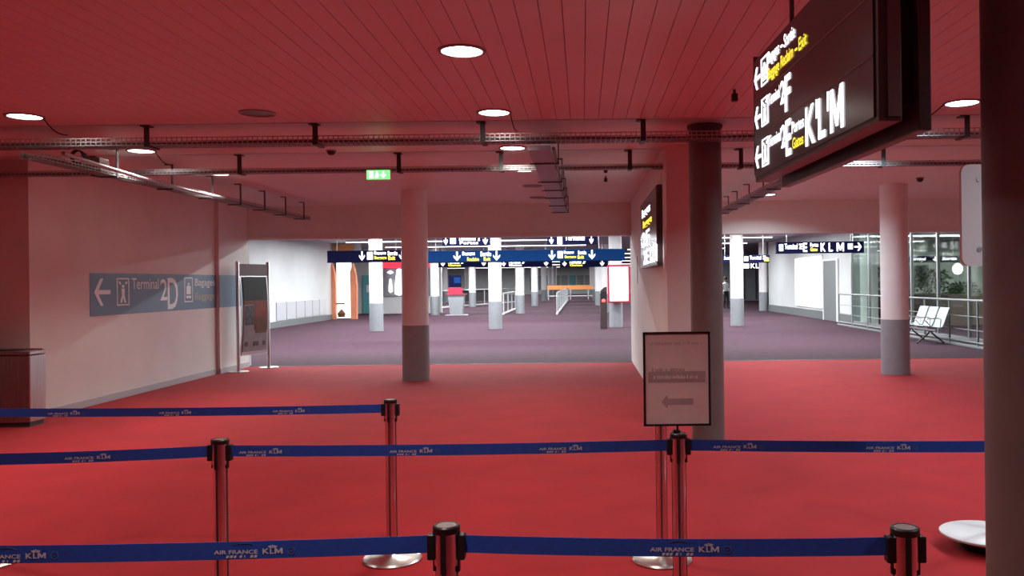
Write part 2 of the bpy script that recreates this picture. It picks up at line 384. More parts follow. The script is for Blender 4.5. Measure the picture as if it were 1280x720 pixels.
for Y in (13.91, 15.85):
    downlight(-0.81, Y, False, 'unlit round downlight at the end of the middle row', 'unlit downlights beside the trunking')

def hanger(t, c, along, ztop, zb, wid=0.05, rng=0.12):
    """C-shaped bracket: plate on the ceiling, strap, foot under the tray; `along` = 'x' or 'y' is the tray's run"""
    bm = newbm(); X, Y = c
    if along == 'x':
        bx2(bm, (X-wid/2, Y-rng, zb), (X+wid/2, Y-rng+0.012, ztop)); bx2(bm, (X-wid/2, Y-rng, zb-0.012), (X+wid/2, Y+rng, zb))
        bx2(bm, (X-wid/2-0.04, Y-rng, ztop-0.012), (X+wid/2, Y-rng+0.1, ztop))
    else:
        bx2(bm, (X+rng-0.012, Y-wid/2, zb), (X+rng, Y+wid/2, ztop)); bx2(bm, (X-rng, Y-wid/2, zb-0.012), (X+rng, Y+wid/2, zb))
        bx2(bm, (X+rng-0.1, Y-wid/2, ztop-0.012), (X+rng, Y+wid/2, ztop))
    return obj('hanger', bm, M_DARK, t)
def mesh_tray(label, a, b, along, zb, wid, ht, hang, ncab=4, pitch=0.05, hw=0.05):
    t = thing('cable_tray', label, 'cable tray', (0, 0, 0))
    A, B = (a, b)
    L = (B[0]-A[0]) if along == 'x' else (B[1]-A[1])
    P = (lambda s, l, z: (A[0]+s, A[1]+l, zb+z)) if along == 'x' else (lambda s, l, z: (A[0]+l, A[1]+s, zb+z))
    bm = newbm(); r = 0.004
    def bar(p, q, rr=r):
        p, q = Vector(p), Vector(q)
        bx2(bm, [min(p[i], q[i])-rr for i in range(3)], [max(p[i], q[i])+rr for i in range(3)])
    for l, z in [(-wid/2, 0), (-wid/6, 0), (wid/6, 0), (wid/2, 0), (-wid/2, ht), (wid/2, ht), (-wid/2, ht/2), (wid/2, ht/2)]:
        bar(P(0, l, z), P(L, l, z), 0.004)
    n = int(L/pitch)
    for i in range(n+1):
        s = i*pitch
        bar(P(s, -wid/2, 0), P(s, wid/2, 0)); bar(P(s, -wid/2, 0), P(s, -wid/2, ht)); bar(P(s, wid/2, 0), P(s, wid/2, ht))
    wr = obj('wire_basket', bm, M_GALV, t); wr['kind'] = 'stuff'
    for j in range(ncab):
        l0 = -wid/2+wid*(j+0.7)/(ncab+0.4); ph = random.random()*6; rr = 0.012+0.006*random.random()
        pts = [P(L*i/60, l0+0.012*math.sin(ph+i*0.55), rr+0.006+0.006*math.sin(ph*2+i*0.8)) for i in range(61)]
        obj('cable', tube(newbm(), pts, rr, 8), M_CABLE, t, smooth=True)
    for h in hang:
        if along == 'x': hanger(t, (h, A[1]), 'x', ZC, zb-0.006, hw, wid/2+0.012)
        else: hanger(t, (A[0], h), 'y', ZC, zb-0.006, hw, wid/2+0.012)
    return t
T1, T2 = 8.42, 10.3
hx = [az(px, 150, ZC).x for px in (190, 398, 605, 803, 1203)]
hx = [ay(px, 160, T1).x for px in (-18, 190, 398, 605, 803, 1004, 1203)]
mesh_tray('wire cable tray with grey cables crossing the ceiling nearest the slats', (-9.5, T1), (XR-0.05, T1), 'x', 3.055, 0.20, 0.07, hx, 5, 0.05)
hx2 = [ay(px, 200, T2).x for px in (120, 302, 500, 627, 787, 925, 1102)]
mesh_tray('narrow wire cable tray crossing the ceiling, carrying the exit sign', (-9.5, T2), (XR-0.05, T2), 'x', 3.025, 0.12, 0.05, hx2, 3, 0.05)
lt = mesh_tray('wire cable tray running deep along the pale left wall', (-5.45, 8.3), (-5.45, 16.6), 'y', 2.935, 0.18, 0.06, [9.7, 11.0, 12.2, 13.2, 14.2, 15.2, 16.2], 4, 0.06, 0.04)
obj('cable_coil', tube(newbm(), [(-5.50+0.07*math.cos(q*0.5), 9.15+0.012*q/6, 3.08+0.07*math.sin(q*0.5)) for q in range(40)], 0.007, 6), M_BLACK, lt, smooth=True)
obj('junction_box', box((-5.54, 9.35, 2.94), (-5.36, 9.55, 3.10), 0.01), M_RING, lt)
obj('conduit', tube(newbm(), [(-5.30, 8.6, 3.03), (-5.28, 9.2, 2.99), (-5.26, 10.2, 2.95), (-5.25, 11.5, 2.93), (-5.28, 12.4, 2.95)], 0.022, 10), M_GALV, lt, smooth=True)
mesh_tray('wire cable tray running deep past the big hanging sign', (2.72, 8.3), (2.72, 16.4), 'y', 2.935, 0.18, 0.06, [9.2, 10.6, 11.9, 13.0, 14.1, 15.2, 16.1], 4, 0.06, 0.04)
# solid trunking in the middle
t = thing('trunking', 'flat grey metal trunking running deep down the middle of the ceiling', 'trunking', (0, 0, 0))
obj('duct', box((-0.52, 8.3, 2.95), (-0.30, 15.9, 3.0), 0.004), M_TRUNK, t)
obj('duct_cable', tube(newbm(), [(-0.27, 8.3+i*0.25, 2.97+0.01*math.sin(i*0.9)) for i in range(31)], 0.018, 8), M_CABLE, t, smooth=True)
for Y in (9.2, 10.9, 11.9, 13.0, 14.3, 15.7): hanger(t, (-0.40, Y), 'y', ZC, 2.95, 0.04, 0.16)
# exit sign on the second tray
ec = ay(473, 218.5, T2-0.13)
t = thing('exit_sign', 'small glowing green emergency exit sign under the narrow cable tray', 'exit sign', (ec.x, ec.y, ec.z))
obj('housing', box((-0.15, 0.0, -0.062), (0.15, 0.045, 0.062), 0.006), M_WHITEP, t)
exf = obj('face', box((-0.14, -0.008, -0.055), (0.14, 0.002, 0.055), 0.003), M_GREEN, t)
bm = newbm(); add_poly(bm, ARROW_D, 0.03, 0.09, -0.04, 0.04, -0.011); add_poly(bm, [(0, 0), (1, 0), (1, 1), (0, 1)], -0.11, -0.06, -0.04, 0.04, -0.011)
add_poly(bm, circ(.5, .85, .14, 10), -0.04, 0.01, -0.04, 0.045, -0.011); add_poly(bm, [(.3, .65), (.75, .65), (.95, .3), (.75, .3), (.7, 0), (.5, 0), (.5, .3), (.1, .0), (0, .1)], -0.04, 0.01, -0.04, 0.045, -0.011)
obj('pictogram', bm, M_GREENW, exf)
obj('bracket', box((-0.02, 0.04, 3.026-ec.z), (0.02, 0.072, 3.044-ec.z)), M_DARK, t)
# small ceiling devices
def detector(px, py, label, r=0.06, h=0.055):
    p = az(px, py, ZC)
    t = thing('smoke_detector', label, 'smoke detector', (p.x, p.y, ZC))
    obj('base', lathe(newbm(), [(r, 0), (r, -0.015), (0, -0.015)], 24), M_RING, t, smooth=True)
    obj('dome', lathe(newbm(), [(r*0.8, -0.015), (r*0.75, -h*0.7), (r*0.4, -h), (0, -h*1.05)], 24), M_DARK, t, smooth=True)
detector(414, 188, 'dark domed smoke detector between the two crossing trays')
detector(508, 237, 'dark domed smoke detector by the top of the round white column')
detector(1150, 222, 'dark domed camera in the ceiling near the railing column', 0.065, 0.07)
def sensor(px, py, h, label, r=0.025):
    p = az(px, py, ZC)
    t = thing('ceiling_sensor', label, 'sensor', (p.x, p.y, ZC))
    obj('stem', lathe(newbm(), [(r*0.5, 0), (r*0.5, -h*0.35)], 12), M_DARK, t)
    obj('body', box((-r, -r, -h), (r, r, -h*0.35), 0.004), M_BLACK, t)
sensor(918, 112, 0.10, 'small black sensor on the ceiling beside the big hanging sign')
sensor(757, 208, 0.09, 'small black sensor on the ceiling ahead of the wall stub')
sensor(757, 220, 0.09, 'second small black sensor further along by the wall stub')

# ================================================================== BIG HANGING SIGN
ZT = 2.84
pf_t = az(943, 78, ZT); YF = pf_t.y
zb_s = ay(942, 223, YF).z
pf = Vector((pf_t.x, YF, 0)); pn = az(1093, 146, zb_s); pn.z = 0
dv = (pn-pf); SL = dv.length; dv.normalize()
rz = math.atan2(dv.y, dv.x)
sg = thing('hanging_sign', 'large black overhead direction sign with lit white and yellow lettering', 'sign', (pf.x, pf.y, zb_s), rz)
SH = ZT-zb_s
def on_sign(px, py):
    """pixel -> u along the sign face"""
    d = ray(px, py); n = Vector((-dv.y, dv.x, 0)); q = Vector((pf.x, pf.y, EYE))-Vector((0, 0, EYE))
    s = q.dot(n)/d.dot(n); return (d*s-Vector((pf.x, pf.y, 0))).dot(dv)
TH = 0.085
obj('front_case', box((-0.02, 0.004, -0.02), (SL+0.03, TH, SH+0.01), 0.004), M_SIGNFR, sg)
sgf = obj('front_face', box((0, -0.002, 0), (SL, 0.008, SH)), M_SIGNDK, sg)
obj('end_plate', box((SL+0.03, 0.035, -0.005), (SL+0.036, TH-0.006, SH)), M_SIGNPK, sg)
obj('back_case', box((0.03, TH+0.05, -0.055), (SL+0.045, TH+0.095, SH+0.01), 0.004), M_SIGNFR, sg)
obj('core', box((0.0, TH, 0.04), (SL, TH+0.05, SH-0.10)), M_SLOT, sg)
obj('far_cap', box((-0.03, -0.0, 0.02), (-0.018, TH+0.09, SH+0.035)), M_SIGNFR, sg)
for k in (1, 2): obj('divider', box((0.005, -0.005, SH*k/3-0.003), (SL-0.005, 0.0, SH*k/3+0.003)), M_LINE, sgf)
for uu in (0.35, SL-0.35): obj('hanging_rod', tube(newbm(), [(uu, TH+0.025, SH-0.12), (uu, TH+0.025, ZC-zb_s)], 0.012, 10), M_SIGNFR, sg, smooth=True)
RH = SH/3
def lit(name, fn, m): 
    bm = newbm(); fn(bm); obj(name, bm, m, sgf)
YG = -0.0055
def U(px): return on_sign(px, 150)
for r in range(3):
    zb = RH*(2-r)
    lit('lit_arrow', lambda b: add_poly(b, ARROW_L, U(944.5), U(951.5), zb+RH*.22, zb+RH*.78, YG), M_LTW)
    lit('lit_pictogram', lambda b: (add_picto(b, U(953), U(961), zb+RH*.18, zb+RH*.86, YG, 'bag' if r == 0 else 'person')), M_LTW)
z2, z1, z0 = RH*2, RH, 0
def lit_words(line, u0, u1, z0_, z1_, m):
    q = 0; n = len(line)
    for wd in line.split(' '):
        a, b_ = u0+(u1-u0)*q/n, u0+(u1-u0)*(q+len(wd))/n; q += len(wd)+1
        if wd == '-': lit('lit_lettering', lambda b: add_poly(b, [(0, 0), (1, 0), (1, 1), (0, 1)], a, b_, z0_+(z1_-z0_)*.45, z0_+(z1_-z0_)*.57, YG), m)
        else:
            lo = 0 if 'g' in wd else .22
            lit('lit_lettering', lambda b: add_text(b, wd, a, b_, z0_+(z1_-z0_)*lo, z1_, YG, 0.012), m)
lit_words('Bagages - Sortie', U(962), U(996), z2+RH*.48, z2+RH*.86, M_LTW)
lit_words('Baggage Reclaim - Exit', U(962), U(1011), z2+RH*.10, z2+RH*.46, M_LTY)
lit('lit_lettering', lambda b: add_text(b, 'Terminal', U(962), U(976), z1+RH*.56, z1+RH*.84, YG, 0.012), M_LTW)
lit('lit_lettering', lambda b: add_text(b, '2', U(977), U(982.5), z1+RH*.36, z1+RH*.88, YG, 0.02), M_LTW)
lit('lit_lettering', lambda b: add_text(b, 'F', U(982.5), U(989.5), z1+RH*.12, z1+RH*.92, YG, 0.02), M_LTW)
lit('lit_lettering', lambda b: add_text(b, 'Terminal', U(962), U(977), z0+RH*.56, z0+RH*.84, YG, 0.012), M_LTW)
lit('lit_lettering', lambda b: add_text(b, '2', U(977.5), U(983), z0+RH*.36, z0+RH*.88, YG, 0.02), M_LTW)
lit('lit_lettering', lambda b: add_text(b, 'E', U(983), U(989.5), z0+RH*.12, z0+RH*.92, YG, 0.02), M_LTW)
lit('lit_lettering', lambda b: add_text(b, 'Portes', U(991), U(1006), z0+RH*.54, z0+RH*.80, YG, 0.012), M_LTW)
lit('lit_lettering', lambda b: add_text(b, 'Gates', U(991.5), U(1005), z0+RH*.20, z0+RH*.44, YG, 0.012), M_LTY)
for ch, a, b_ in (('K', 1008, 1020), ('L', 1024, 1033), ('M', 1039, 1056)):
    lit('lit_lettering', lambda b: add_text(b, ch, U(a), U(b_), z0+RH*.10, z0+RH*.90, YG, 0.02), M_LTW)
for a in (1021.3, 1035.6):
    lit('lit_divider', lambda b: add_poly(b, [(0, 0), (1, 0), (1, 1), (0, 1)], U(a), U(a+1.2), z0+RH*.55, z0+RH*.92, YG), M_LTW)

# ================================================================== SIGN ON THE WALL STUB
ya, yb = 10.38, 13.2
z1s, z0s = 2.84, 1.84
sg2 = thing('wall_light_sign', 'narrow dark lit sign box fixed to the side of the wall stub', 'sign', (BX-0.07, yb, z0s), -PI/2)
L2 = yb-ya
obj('case', box((0, 0, 0), (L2, 0.07, z1s-z0s), 0.006), M_SIGNFR, sg2)
sg2f = obj('face', box((0.02, -0.006, 0.02), (L2-0.02, 0.004, z1s-z0s-0.02)), M_SIGNDK, sg2)
def U2(px): return yb-ax(px, 300, BX-0.076).y
def lit2(fn, m): bm = newbm(); fn(bm); obj('lit_lettering', bm, m, sg2f)
lit2(lambda b: add_text(b, 'Bagages', U2(803), U2(813), 0.72, 0.88, -0.009, 0.02), M_LTW)
lit2(lambda b: add_text(b, 'Baggage', U2(804), U2(815), 0.56, 0.70, -0.009, 0.02), M_LTY)
for ch, a, b_, z_ in (('2', 803, 807, .32), ('F', 807.6, 812, .32), ('2', 804, 807, .05), ('E', 807.6, 811, .05), ('K', 812.5, 815, .05), ('L', 815.8, 817.5, .05), ('M', 818, 821.5, .05)):
    lit2(lambda b: add_text(b, ch, U2(a), U2(b_), z_, z_+0.21, -0.009, 0.015), M_LTW)

# ================================================================== PAINTED WALL SIGN
def WY(px): return ax(px, 365, XL).y
y0s, y1s = WY(112), 15.75
zlo, zhi = 1.245, 1.855
ws = thing('wall_sign', 'long slate-blue direction band on the pale left wall reading Terminal 2D', 'sign', (XL, y0s, 0), PI/2)
ysp = WY(228)
wsb = obj('band', box((0, -0.006, zlo), (ysp-y0s, 0, zhi)), M_SIGNBLUE, ws)
obj('band', box((ysp-y0s, -0.006, zlo), (y1s-y0s, 0, zhi)), M_SIGNBLUE, ws)
obj('band', box((y1s-y0s, -0.076, zlo), (YB-y0s, -0.07, zhi)), M_SIGNBLUE, ws)
def W(px): return WY(px)-y0s
def wl(name, fn, m): bm = newbm(); fn(bm); obj(name, bm, m, wsb)
wl('arrow', lambda b: add_poly(b, ARROW_L, W(117), W(137.5), zlo+.14, zlo+.53, -0.008), M_SIGNTXT)
wl('pictogram', lambda b: add_picto(b, W(145.5), W(161), zlo+.13, zlo+.54, -0.008), M_SIGNTXT)
wl('lettering', lambda b: add_text(b, 'Terminal', W(164.5), W(198), zlo+.37, zlo+.54, -0.0075), M_SIGNTXT)
wl('lettering', lambda b: add_text(b, '2', W(200), W(208.5), zlo+.18, zlo+.53, -0.0075, 0.01), M_SIGNTXT)
wl('lettering', lambda b: add_text(b, 'D', W(209), W(222), zlo+.03, zlo+.55, -0.0075, 0.01), M_SIGNTXT)
wl('pictogram', lambda b: add_picto(b, W(230), W(240.5), zlo+.13, zlo+.56, -0.008, 'bag'), M_SIGNTXT)
wl('lettering', lambda b: add_text(b, 'Bagages', W(243.5), W(268), zlo+.37, zlo+.54, -0.0075), M_SIGNTXT)
wl('lettering', lambda b: add_text(b, 'Baggage', W(243.5), W(268), zlo+.13, zlo+.29, -0.0075), M_SIGNYEL)

# ================================================================== LITTER BIN, POSTER STAND
b = az(38, 534)
bn = thing('litter_bin', 'brushed steel rectangular litter bin standing against the corner wall', 'bin', (b.x, b.y, 0))
bw, bd, bh_ = 0.78, 0.30, 0.90
obj('body', box((-bw, 0, 0.05), (0, bd, bh_-0.05), 0.012), M_BRUSH, bn)
obj('plinth', box((-bw+0.02, 0.02, 0), (-0.02, bd-0.02, 0.05)), M_DARK, bn)
lid = newbm(); bx2(lid, (-bw-0.004, -0.004, bh_-0.045), (0.004, bd+0.004, bh_), 0.01)
obj('lid', lid, M_BRUSH, bn)
obj('opening', box((-bw+0.12, 0.06, bh_-0.002), (-0.2, bd-0.06, bh_+0.004)), M_SLOT, bn)
obj('door_seam', box((-bw/2-0.003, -0.003, 0.07), (-bw/2+0.003, 0.002, bh_-0.07)), M_SLOT, bn)
obj('rim', box((-bw-0.004, bd-0.03, bh_-0.005), (-0.02, bd+0.004, bh_+0.015), 0.006), M_BRUSH, bn)

p1 = az(293, 465); p2 = az(336, 459.5)
p1.x = max(p1.x, XL+0.28)
dd = (p2-p1); W3 = dd.length
ps = thing('poster_stand', 'free-standing poster display on two steel posts beside the pale wall', 'poster stand', (p1.x, p1.y, 0), math.atan2(dd.y, dd.x))
for uu in (0.0, W3):
    obj('post', lathe(newbm(), [(0.034, 0.01), (0.034, 2.10), (0.028, 2.115), (0, 2.115)], 20, (uu, 0, 0)), M_ALU, ps, smooth=True)
    obj('foot', lathe(newbm(), [(0, 0), (0.19, 0), (0.19, 0.012), (0.05, 0.02), (0, 0.02)], 32, (uu, 0, 0)), M_DISC, ps, smooth=True)
def curved(x0, x1, z0, z1, y, bow, n=10):
    bm = newbm(); rows = []
    for i in range(n+1):
        s = i/n; z = z0+(z1-z0)*s
        yy = y-bow*math.sin(PI*min(1, max(0, (z-0.32)/1.7)))
        rows.append([bm.verts.new((x0, yy, z)), bm.verts.new((x1, yy, z)), bm.verts.new((x1, yy+0.012, z)), bm.verts.new((x0, yy+0.012, z))])
    for a, b_ in zip(rows, rows[1:]):
        for k in range(4): bm.faces.new((a[k], a[(k+1) % 4], b_[(k+1) % 4], b_[k]))
    bm.faces.new(rows[0]); bm.faces.new(rows[-1][::-1])
    return bm
bw_ = 0.05
obj('header', box((0.03, -0.02, 1.84), (W3-0.03, 0.02, 2.07), 0.006), M_SIGNPK, ps)
obj('back_board', curved(0.05, W3-0.05, 0.32, 1.86, 0.0, bw_), M_ALU, ps)
pst = obj('poster', curved(0.09, W3-0.09, 0.36, 1.82, -0.014, bw_), M_POSTER_W, ps)
obj('poster_print', curved(0.09, W3-0.09, 1.36, 1.82, -0.018, bw_), M_POSTER_D, pst)
obj('poster_print', curved(W3*.45, W3-0.09, 0.78, 1.36, -0.018, bw_), M_POSTER_O, pst)
obj('poster_print', curved(0.09, W3*.45, 1.28, 1.36, -0.018, bw_), M_POSTER_O, pst)
obj('poster_print', curved(0.12, W3*.43, 0.88, 1.26, -0.018, bw_), M_POSTER_G, pst)
obj('poster_print', curved(W3*.5, W3-0.12, 0.72, 1.02, -0.021, bw_), M_POSTER_B, pst)
for a_, b_ in ((.16, .26), (.44, .62), (.76, .84)): obj('poster_print', curved(W3*a_, W3*b_, 0.47, 0.56, -0.018, bw_), M_POSTER_G, pst)
obj('clip_bar', curved(0.05, W3-0.05, 0.30, 0.37, -0.022, bw_), M_ALU, ps)

# ================================================================== WHITE PANEL STAND behind the near column
st = thing('panel_stand', 'white rounded panel on a pole with a white disc base behind the thick taupe column', 'stand', (2.43, 5.1, 0))
obj('foot', lathe(newbm(), [(0, 0), (0.13, 0), (0.16, 0.03), (0.14, 0.05), (0, 0.05)], 32), M_BLACK, st, smooth=True)
obj('disc_base', lathe(newbm(), [(0, 0.045), (0.15, 0.045), (0.26, 0.085), (0.262, 0.095), (0.255, 0.10), (0, 0.105)], 48), M_WHITEP, st, smooth=True)
obj('pole', lathe(newbm(), [(0.025, 0.1), (0.025, 1.80)], 20, (0.08, 0, 0)), M_ALU, st, smooth=True)
bm = newbm(); rc = 0.05; pts = []
for cx_, cz_, a0 in ((0.38-rc, 1.715+rc, -90), (0.38-rc, 2.325-rc, 0), (-0.15+rc, 2.325-rc, 90), (-0.15+rc, 1.715+rc, 180)):
    for q in range(7): pts.append((cx_+rc*math.cos(math.radians(a0+q*15)), cz_+rc*math.sin(math.radians(a0+q*15))))
prism(bm, pts, -0.06, -0.03); obj('panel', bm, M_WHITEP, st)
obj('panel_back', box((-0.06, -0.03, 1.76), (0.30, 0.0, 2.29), 0.005), M_ALU, st)
for z in (1.80, 2.22):
    bm = newbm(); add_poly(bm, circ(.5, .5, .5), -0.06, -0.03, z, z+0.03, -0.064); obj('fixing', bm, M_ALU, st)

# ================================================================== QUEUE BARRIERS
def stanchion(label, X, Y, sides=(0, PI), top=0.96, group=None, rz=0.0):
    t = thing('barrier_post', label, 'barrier post', (X, Y, 0), 0, group)
    obj('base', lathe(newbm(), [(0, 0), (0.172, 0), (0.176, 0.008), (0.168, 0.018), (0.06, 0.034), (0.04, 0.05), (0, 0.05)], 48), M_DISC, t, smooth=True)
    obj('tube', lathe(newbm(), [(0.031, 0.03), (0.031, top-0.012)], 32), M_STEEL, t, smooth=True)
    for k in range(4):
        a = -PI/2-0.12+k*PI/2
        bm = newbm(); bx(bm, (0.0295*math.cos(a), 0.0295*math.sin(a), (0.05+top-0.10)/2), (0.006, 0.009, top-0.15), rot=Matrix.Rotation(a, 3, 'Z'))
        obj('groove', bm, M_DARK, t)
    # head: collar, cap and dark ribs between the steel shells
    hd = obj('head', lathe(newbm(), [(0.031, top-0.115), (0.0355, top-0.113), (0.0355, top-0.02)], 32), M_STEEL, t, smooth=True)
    obj('cap', lathe(newbm(), [(0.0365, top-0.022), (0.039, top-0.018), (0.039, top-0.004), (0.035, top), (0.030, top), (0.029, top-0.004), (0, top-0.003)], 32), M_BLACK, hd, smooth=True)
    obj('cap_disc', lathe(newbm(), [(0.0285, top-0.004), (0.0285, top-0.001), (0, top-0.001)], 24), M_RING, hd, smooth=True)
    for k in range(4):
        a = -PI/2-0.12+k*PI/2
        bm = newbm(); bx(bm, (0.034*math.cos(a), 0.034*math.sin(a), top-0.075), (0.010, 0.016, 0.115), 0.002, Matrix.Rotation(a, 3, 'Z'))
        obj('head_slot', bm, M_BLACK, hd)
    for a in sides:
        bm = newbm(); bx(bm, (0.043*math.cos(a), 0.043*math.sin(a), top-0.062), (0.022, 0.034, 0.072), 0.004, Matrix.Rotation(a, 3, 'Z'))
        obj('tape_clip', bm, M_BLACK, hd)
    return t
TZ = 0.905
PA = az(558, 655.5, 0.96); PB = az(275, 548.5, 0.96); PC = az(848, 541, 0.96); PD = az(488, 499, 0.96); PE = az(1131, 658, 0.96)
PFb = az(828, 700)
PLn = ay(-170, 690, 2.36); PRm = ay(1420, 560, 3.68); PLm = ay(-120, 575, 3.66); PLb = az(-16, 704)
PLn.z = PRm.z = PLm.z = 0
stanchion('steel barrier post joining the two nearest blue tapes', PA.x, PA.y)
stanchion('steel barrier post left of the sheet sign, between the two middle tapes', PB.x, PB.y)
stanchion('steel barrier post carrying the framed arrow sheet', PC.x, PC.y)
stanchion('steel barrier post at the open end of the rearmost tape', PD.x, PD.y)
stanchion('steel barrier post ending the nearest tape, by the thick taupe column', PE.x, PE.y)
stanchion('steel barrier post standing just behind the framed arrow sheet', PFb.x, PFb.y, (PI,))
stanchion('steel barrier post at the far end of the rearmost tape, by the bin side', PLb.x, PLb.y)

def tape(label, P, Q, logos, sag=0.008):
    """logos: picture x of each KLM centre on this tape -> real spots along it"""
    P = Vector((P.x, P.y, 0)); Q = Vector((Q.x, Q.y, 0)); d = (Q-P); L = d.length-0.09; d.normalize(); O = P+d*0.045
    t = thing('barrier_tape', label, 'barrier tape', (O.x, O.y, 0), math.atan2(d.y, d.x))
    hh = 0.025; n = 24
    zc = lambda s: TZ-sag*4*(s/L)*(1-s/L)
    bm = newbm(); rows = []
    for i in range(n+1):
        s = L*i/n; z = zc(s)
        rows.append([bm.verts.new((s, -0.001, z-hh)), bm.verts.new((s, -0.001, z+hh)), bm.verts.new((s, 0.001, z+hh)), bm.verts.new((s, 0.001, z-hh))])
    for a, b_ in zip(rows, rows[1:]):
        for k in range(4): bm.faces.new((a[k], a[(k+1) % 4], b_[(k+1) % 4], b_[k]))
    bm.faces.new(rows[0]); bm.faces.new(rows[-1][::-1])
    wb = obj('webbing', bm, M_BLUE, t)
    nrm = Vector((-d.y, d.x, 0))
    for px in logos:
        r = ray(px, 600); s0 = O.dot(nrm)/r.dot(nrm); s = (r*s0-O).dot(d)
        if not (0.05 < s < L-0.03): continue
        z = zc(s); y = -0.0022
        def mk(name, fn, m):
            bm = newbm(); fn(bm); obj(name, bm, m, wb)
        mk('printed_lettering', lambda b: add_text(b, 'KLM', s-0.028, s+0.028, z-0.0115, z+0.0040, y, 0.025), M_PRINT)
        def crown(b):
            for q in range(5):
                a = (q-2)*0.0052; add_poly(b, circ(.5, .5, .5, 8), s+a-0.0022, s+a+0.0022, z+0.0095-abs(q-2)*0.0012, z+0.0138-abs(q-2)*0.0012, y, 0.0008)
            add_poly(b, [(0.1, 0), (.9, 0), (1, 1), (.5, .6), (0, 1)], s-0.012, s+0.012, z+0.0055, z+0.0095, y, 0.0008)
        mk('printed_crown', crown, M_PRINT)
        if s-0.165 > 0:
            mk('printed_lettering', lambda b: add_text(b, 'AIR FRANCE', s-0.165, s-0.042, z-0.0105, z+0.001, y, 0.02), M_PRINT)
            def marks(b):
                for u0, u1 in ((-0.132, -0.122), (-0.121, -0.111), (-0.110, -0.101), (-0.094, -0.085), (-0.080, -0.077), (-0.064, -0.054), (-0.053, -0.043)):
                    add_poly(b, [(0, 0), (.75, 0), (1, 1), (.25, 1)], s+u0, s+u1, z-0.0215, z-0.0145, y, 0.0008)
            mk('printed_marks', marks, M_PRINT)
            def arc(b):
                pts = [(q/10, math.sin(PI*q/10)) for q in range(11)]; pts += [(q/10, math.sin(PI*q/10)*0.75) for q in range(9, 0, -1)]
                add_poly(b, pts, s-0.112, s-0.052, z+0.014, z+0.021, y, 0.0008)
            mk('printed_swoosh', arc, M_PRINTD)
        if s+0.06 < L:
            def ring(b):
                for q in range(16):
                    a0, a1 = 2*PI*q/16, 2*PI*(q+1)/16
                    if q % 8 == 3: continue
                    add_poly(b, [(math.cos(a0), math.sin(a0)), (math.cos(a1), math.sin(a1)), (.8*math.cos(a1), .8*math.sin(a1)), (.8*math.cos(a0), .8*math.sin(a0))], s+0.052, s+0.063, z-0.004, z+0.007, y, 0.0008)
                add_poly(b, [(0, .3), (.5, .2), (1, .8), (.5, .6)], s+0.046, s+0.058, z-0.009, z-0.001, y, 0.0008)
            mk('printed_emblem', ring, M_PRINTD)
    return t
tape('nearest blue airline tape, the piece running left of the nearest joining post', PLn, PA, (44, 340))
tape('nearest blue airline tape, the piece ending by the thick taupe column', PA, PE, (591, 885))
tape('middle blue airline tape, the short piece running off towards the bin side', PLm, PB, (-60, 130))
tape('middle blue airline tape between two posts, ending at the framed arrow sheet', PB, PC, (345, 533, 720))
tape('middle blue airline tape running behind the thick taupe column', PC, PRm, (938, 1130, 1320))
tape('rearmost blue airline tape passing in front of the litter bin', PLb, PD, (95, 234, 376))

# framed sheet on its post
fs = thing('framed_sheet', 'small black-framed paper sheet with a grey left arrow on a barrier post', 'sign', (PC.x-0.004, PC.y, 0.96))
fw, fh = 0.303, 0.425
zc0 = ay(847, 532, PC.y).z-0.96; xc = ay(847, 475, PC.y).x-PC.x
bm = newbm(); e = 0.009
bx2(bm, (xc-fw/2, -0.012, zc0), (xc-fw/2+e, 0.006, zc0+fh)); bx2(bm, (xc+fw/2-e, -0.012, zc0), (xc+fw/2, 0.006, zc0+fh))
bx2(bm, (xc-fw/2, -0.012, zc0), (xc+fw/2, 0.006, zc0+e)); bx2(bm, (xc-fw/2, -0.012, zc0+fh-e), (xc+fw/2, 0.006, zc0+fh))
obj('frame', bm, M_BLACK, fs)
fsh = obj('sheet', box((xc-fw/2+0.004, -0.006, zc0+0.004), (xc+fw/2-0.004, 0.004, zc0+fh-0.004)), M_PAPER, fs)
obj('stem', lathe(newbm(), [(0.005, -0.004), (0.005, zc0+0.004)], 12), M_BLACK, fs, smooth=True)
obj('stem_clamp', box((-0.02, -0.012, -0.003), (0.012, 0.012, 0.014), 0.003), M_BLACK, fs)
xl, xr = xc-fw/2, xc+fw/2
def pf_(name, fn, m): bm = newbm(); fn(bm); obj(name, bm, m, fsh)
pf_('printed_band', lambda b: add_poly(b, [(0, 0), (1, 0), (1, 1), (0, 1)], xl+0.022, xr-0.022, zc0+0.196, zc0+0.246, -0.0066, 0.001), M_PAPERG)
pf_('printed_edge', lambda b: add_poly(b, [(0, 0), (1, 0), (1, 1), (0, 1)], xl+0.2, xr-0.022, zc0+0.246, zc0+0.252, -0.0068, 0.001), M_PAPERL)
pf_('printed_lettering', lambda b: add_scribble(b, xl+0.04, xl+0.19, zc0+0.246, zc0+0.262, -0.0068, 2), M_PAPERG)
pf_('printed_lettering', lambda b: add_scribble(b, xl+0.045, xr-0.05, zc0+0.213, zc0+0.230, -0.0078, 3), M_PAPER)
pf_('printed_lettering', lambda b: add_scribble(b, xl+0.03, xr-0.03, zc0+0.366, zc0+0.382, -0.0068, 4), mat('paper faint print', (0.68, 0.62, 0.62), 0.7))
pf_('printed_arrow', lambda b: add_poly(b, [(0, .5), (.16, 1), (.2, 1), (.2, .76), (1, .76), (1, .24), (.2, .24), (.2, 0), (.16, 0)], xl+0.08, xl+0.225, zc0+0.082, zc0+0.137, -0.0066, 0.001), M_PAPERG)

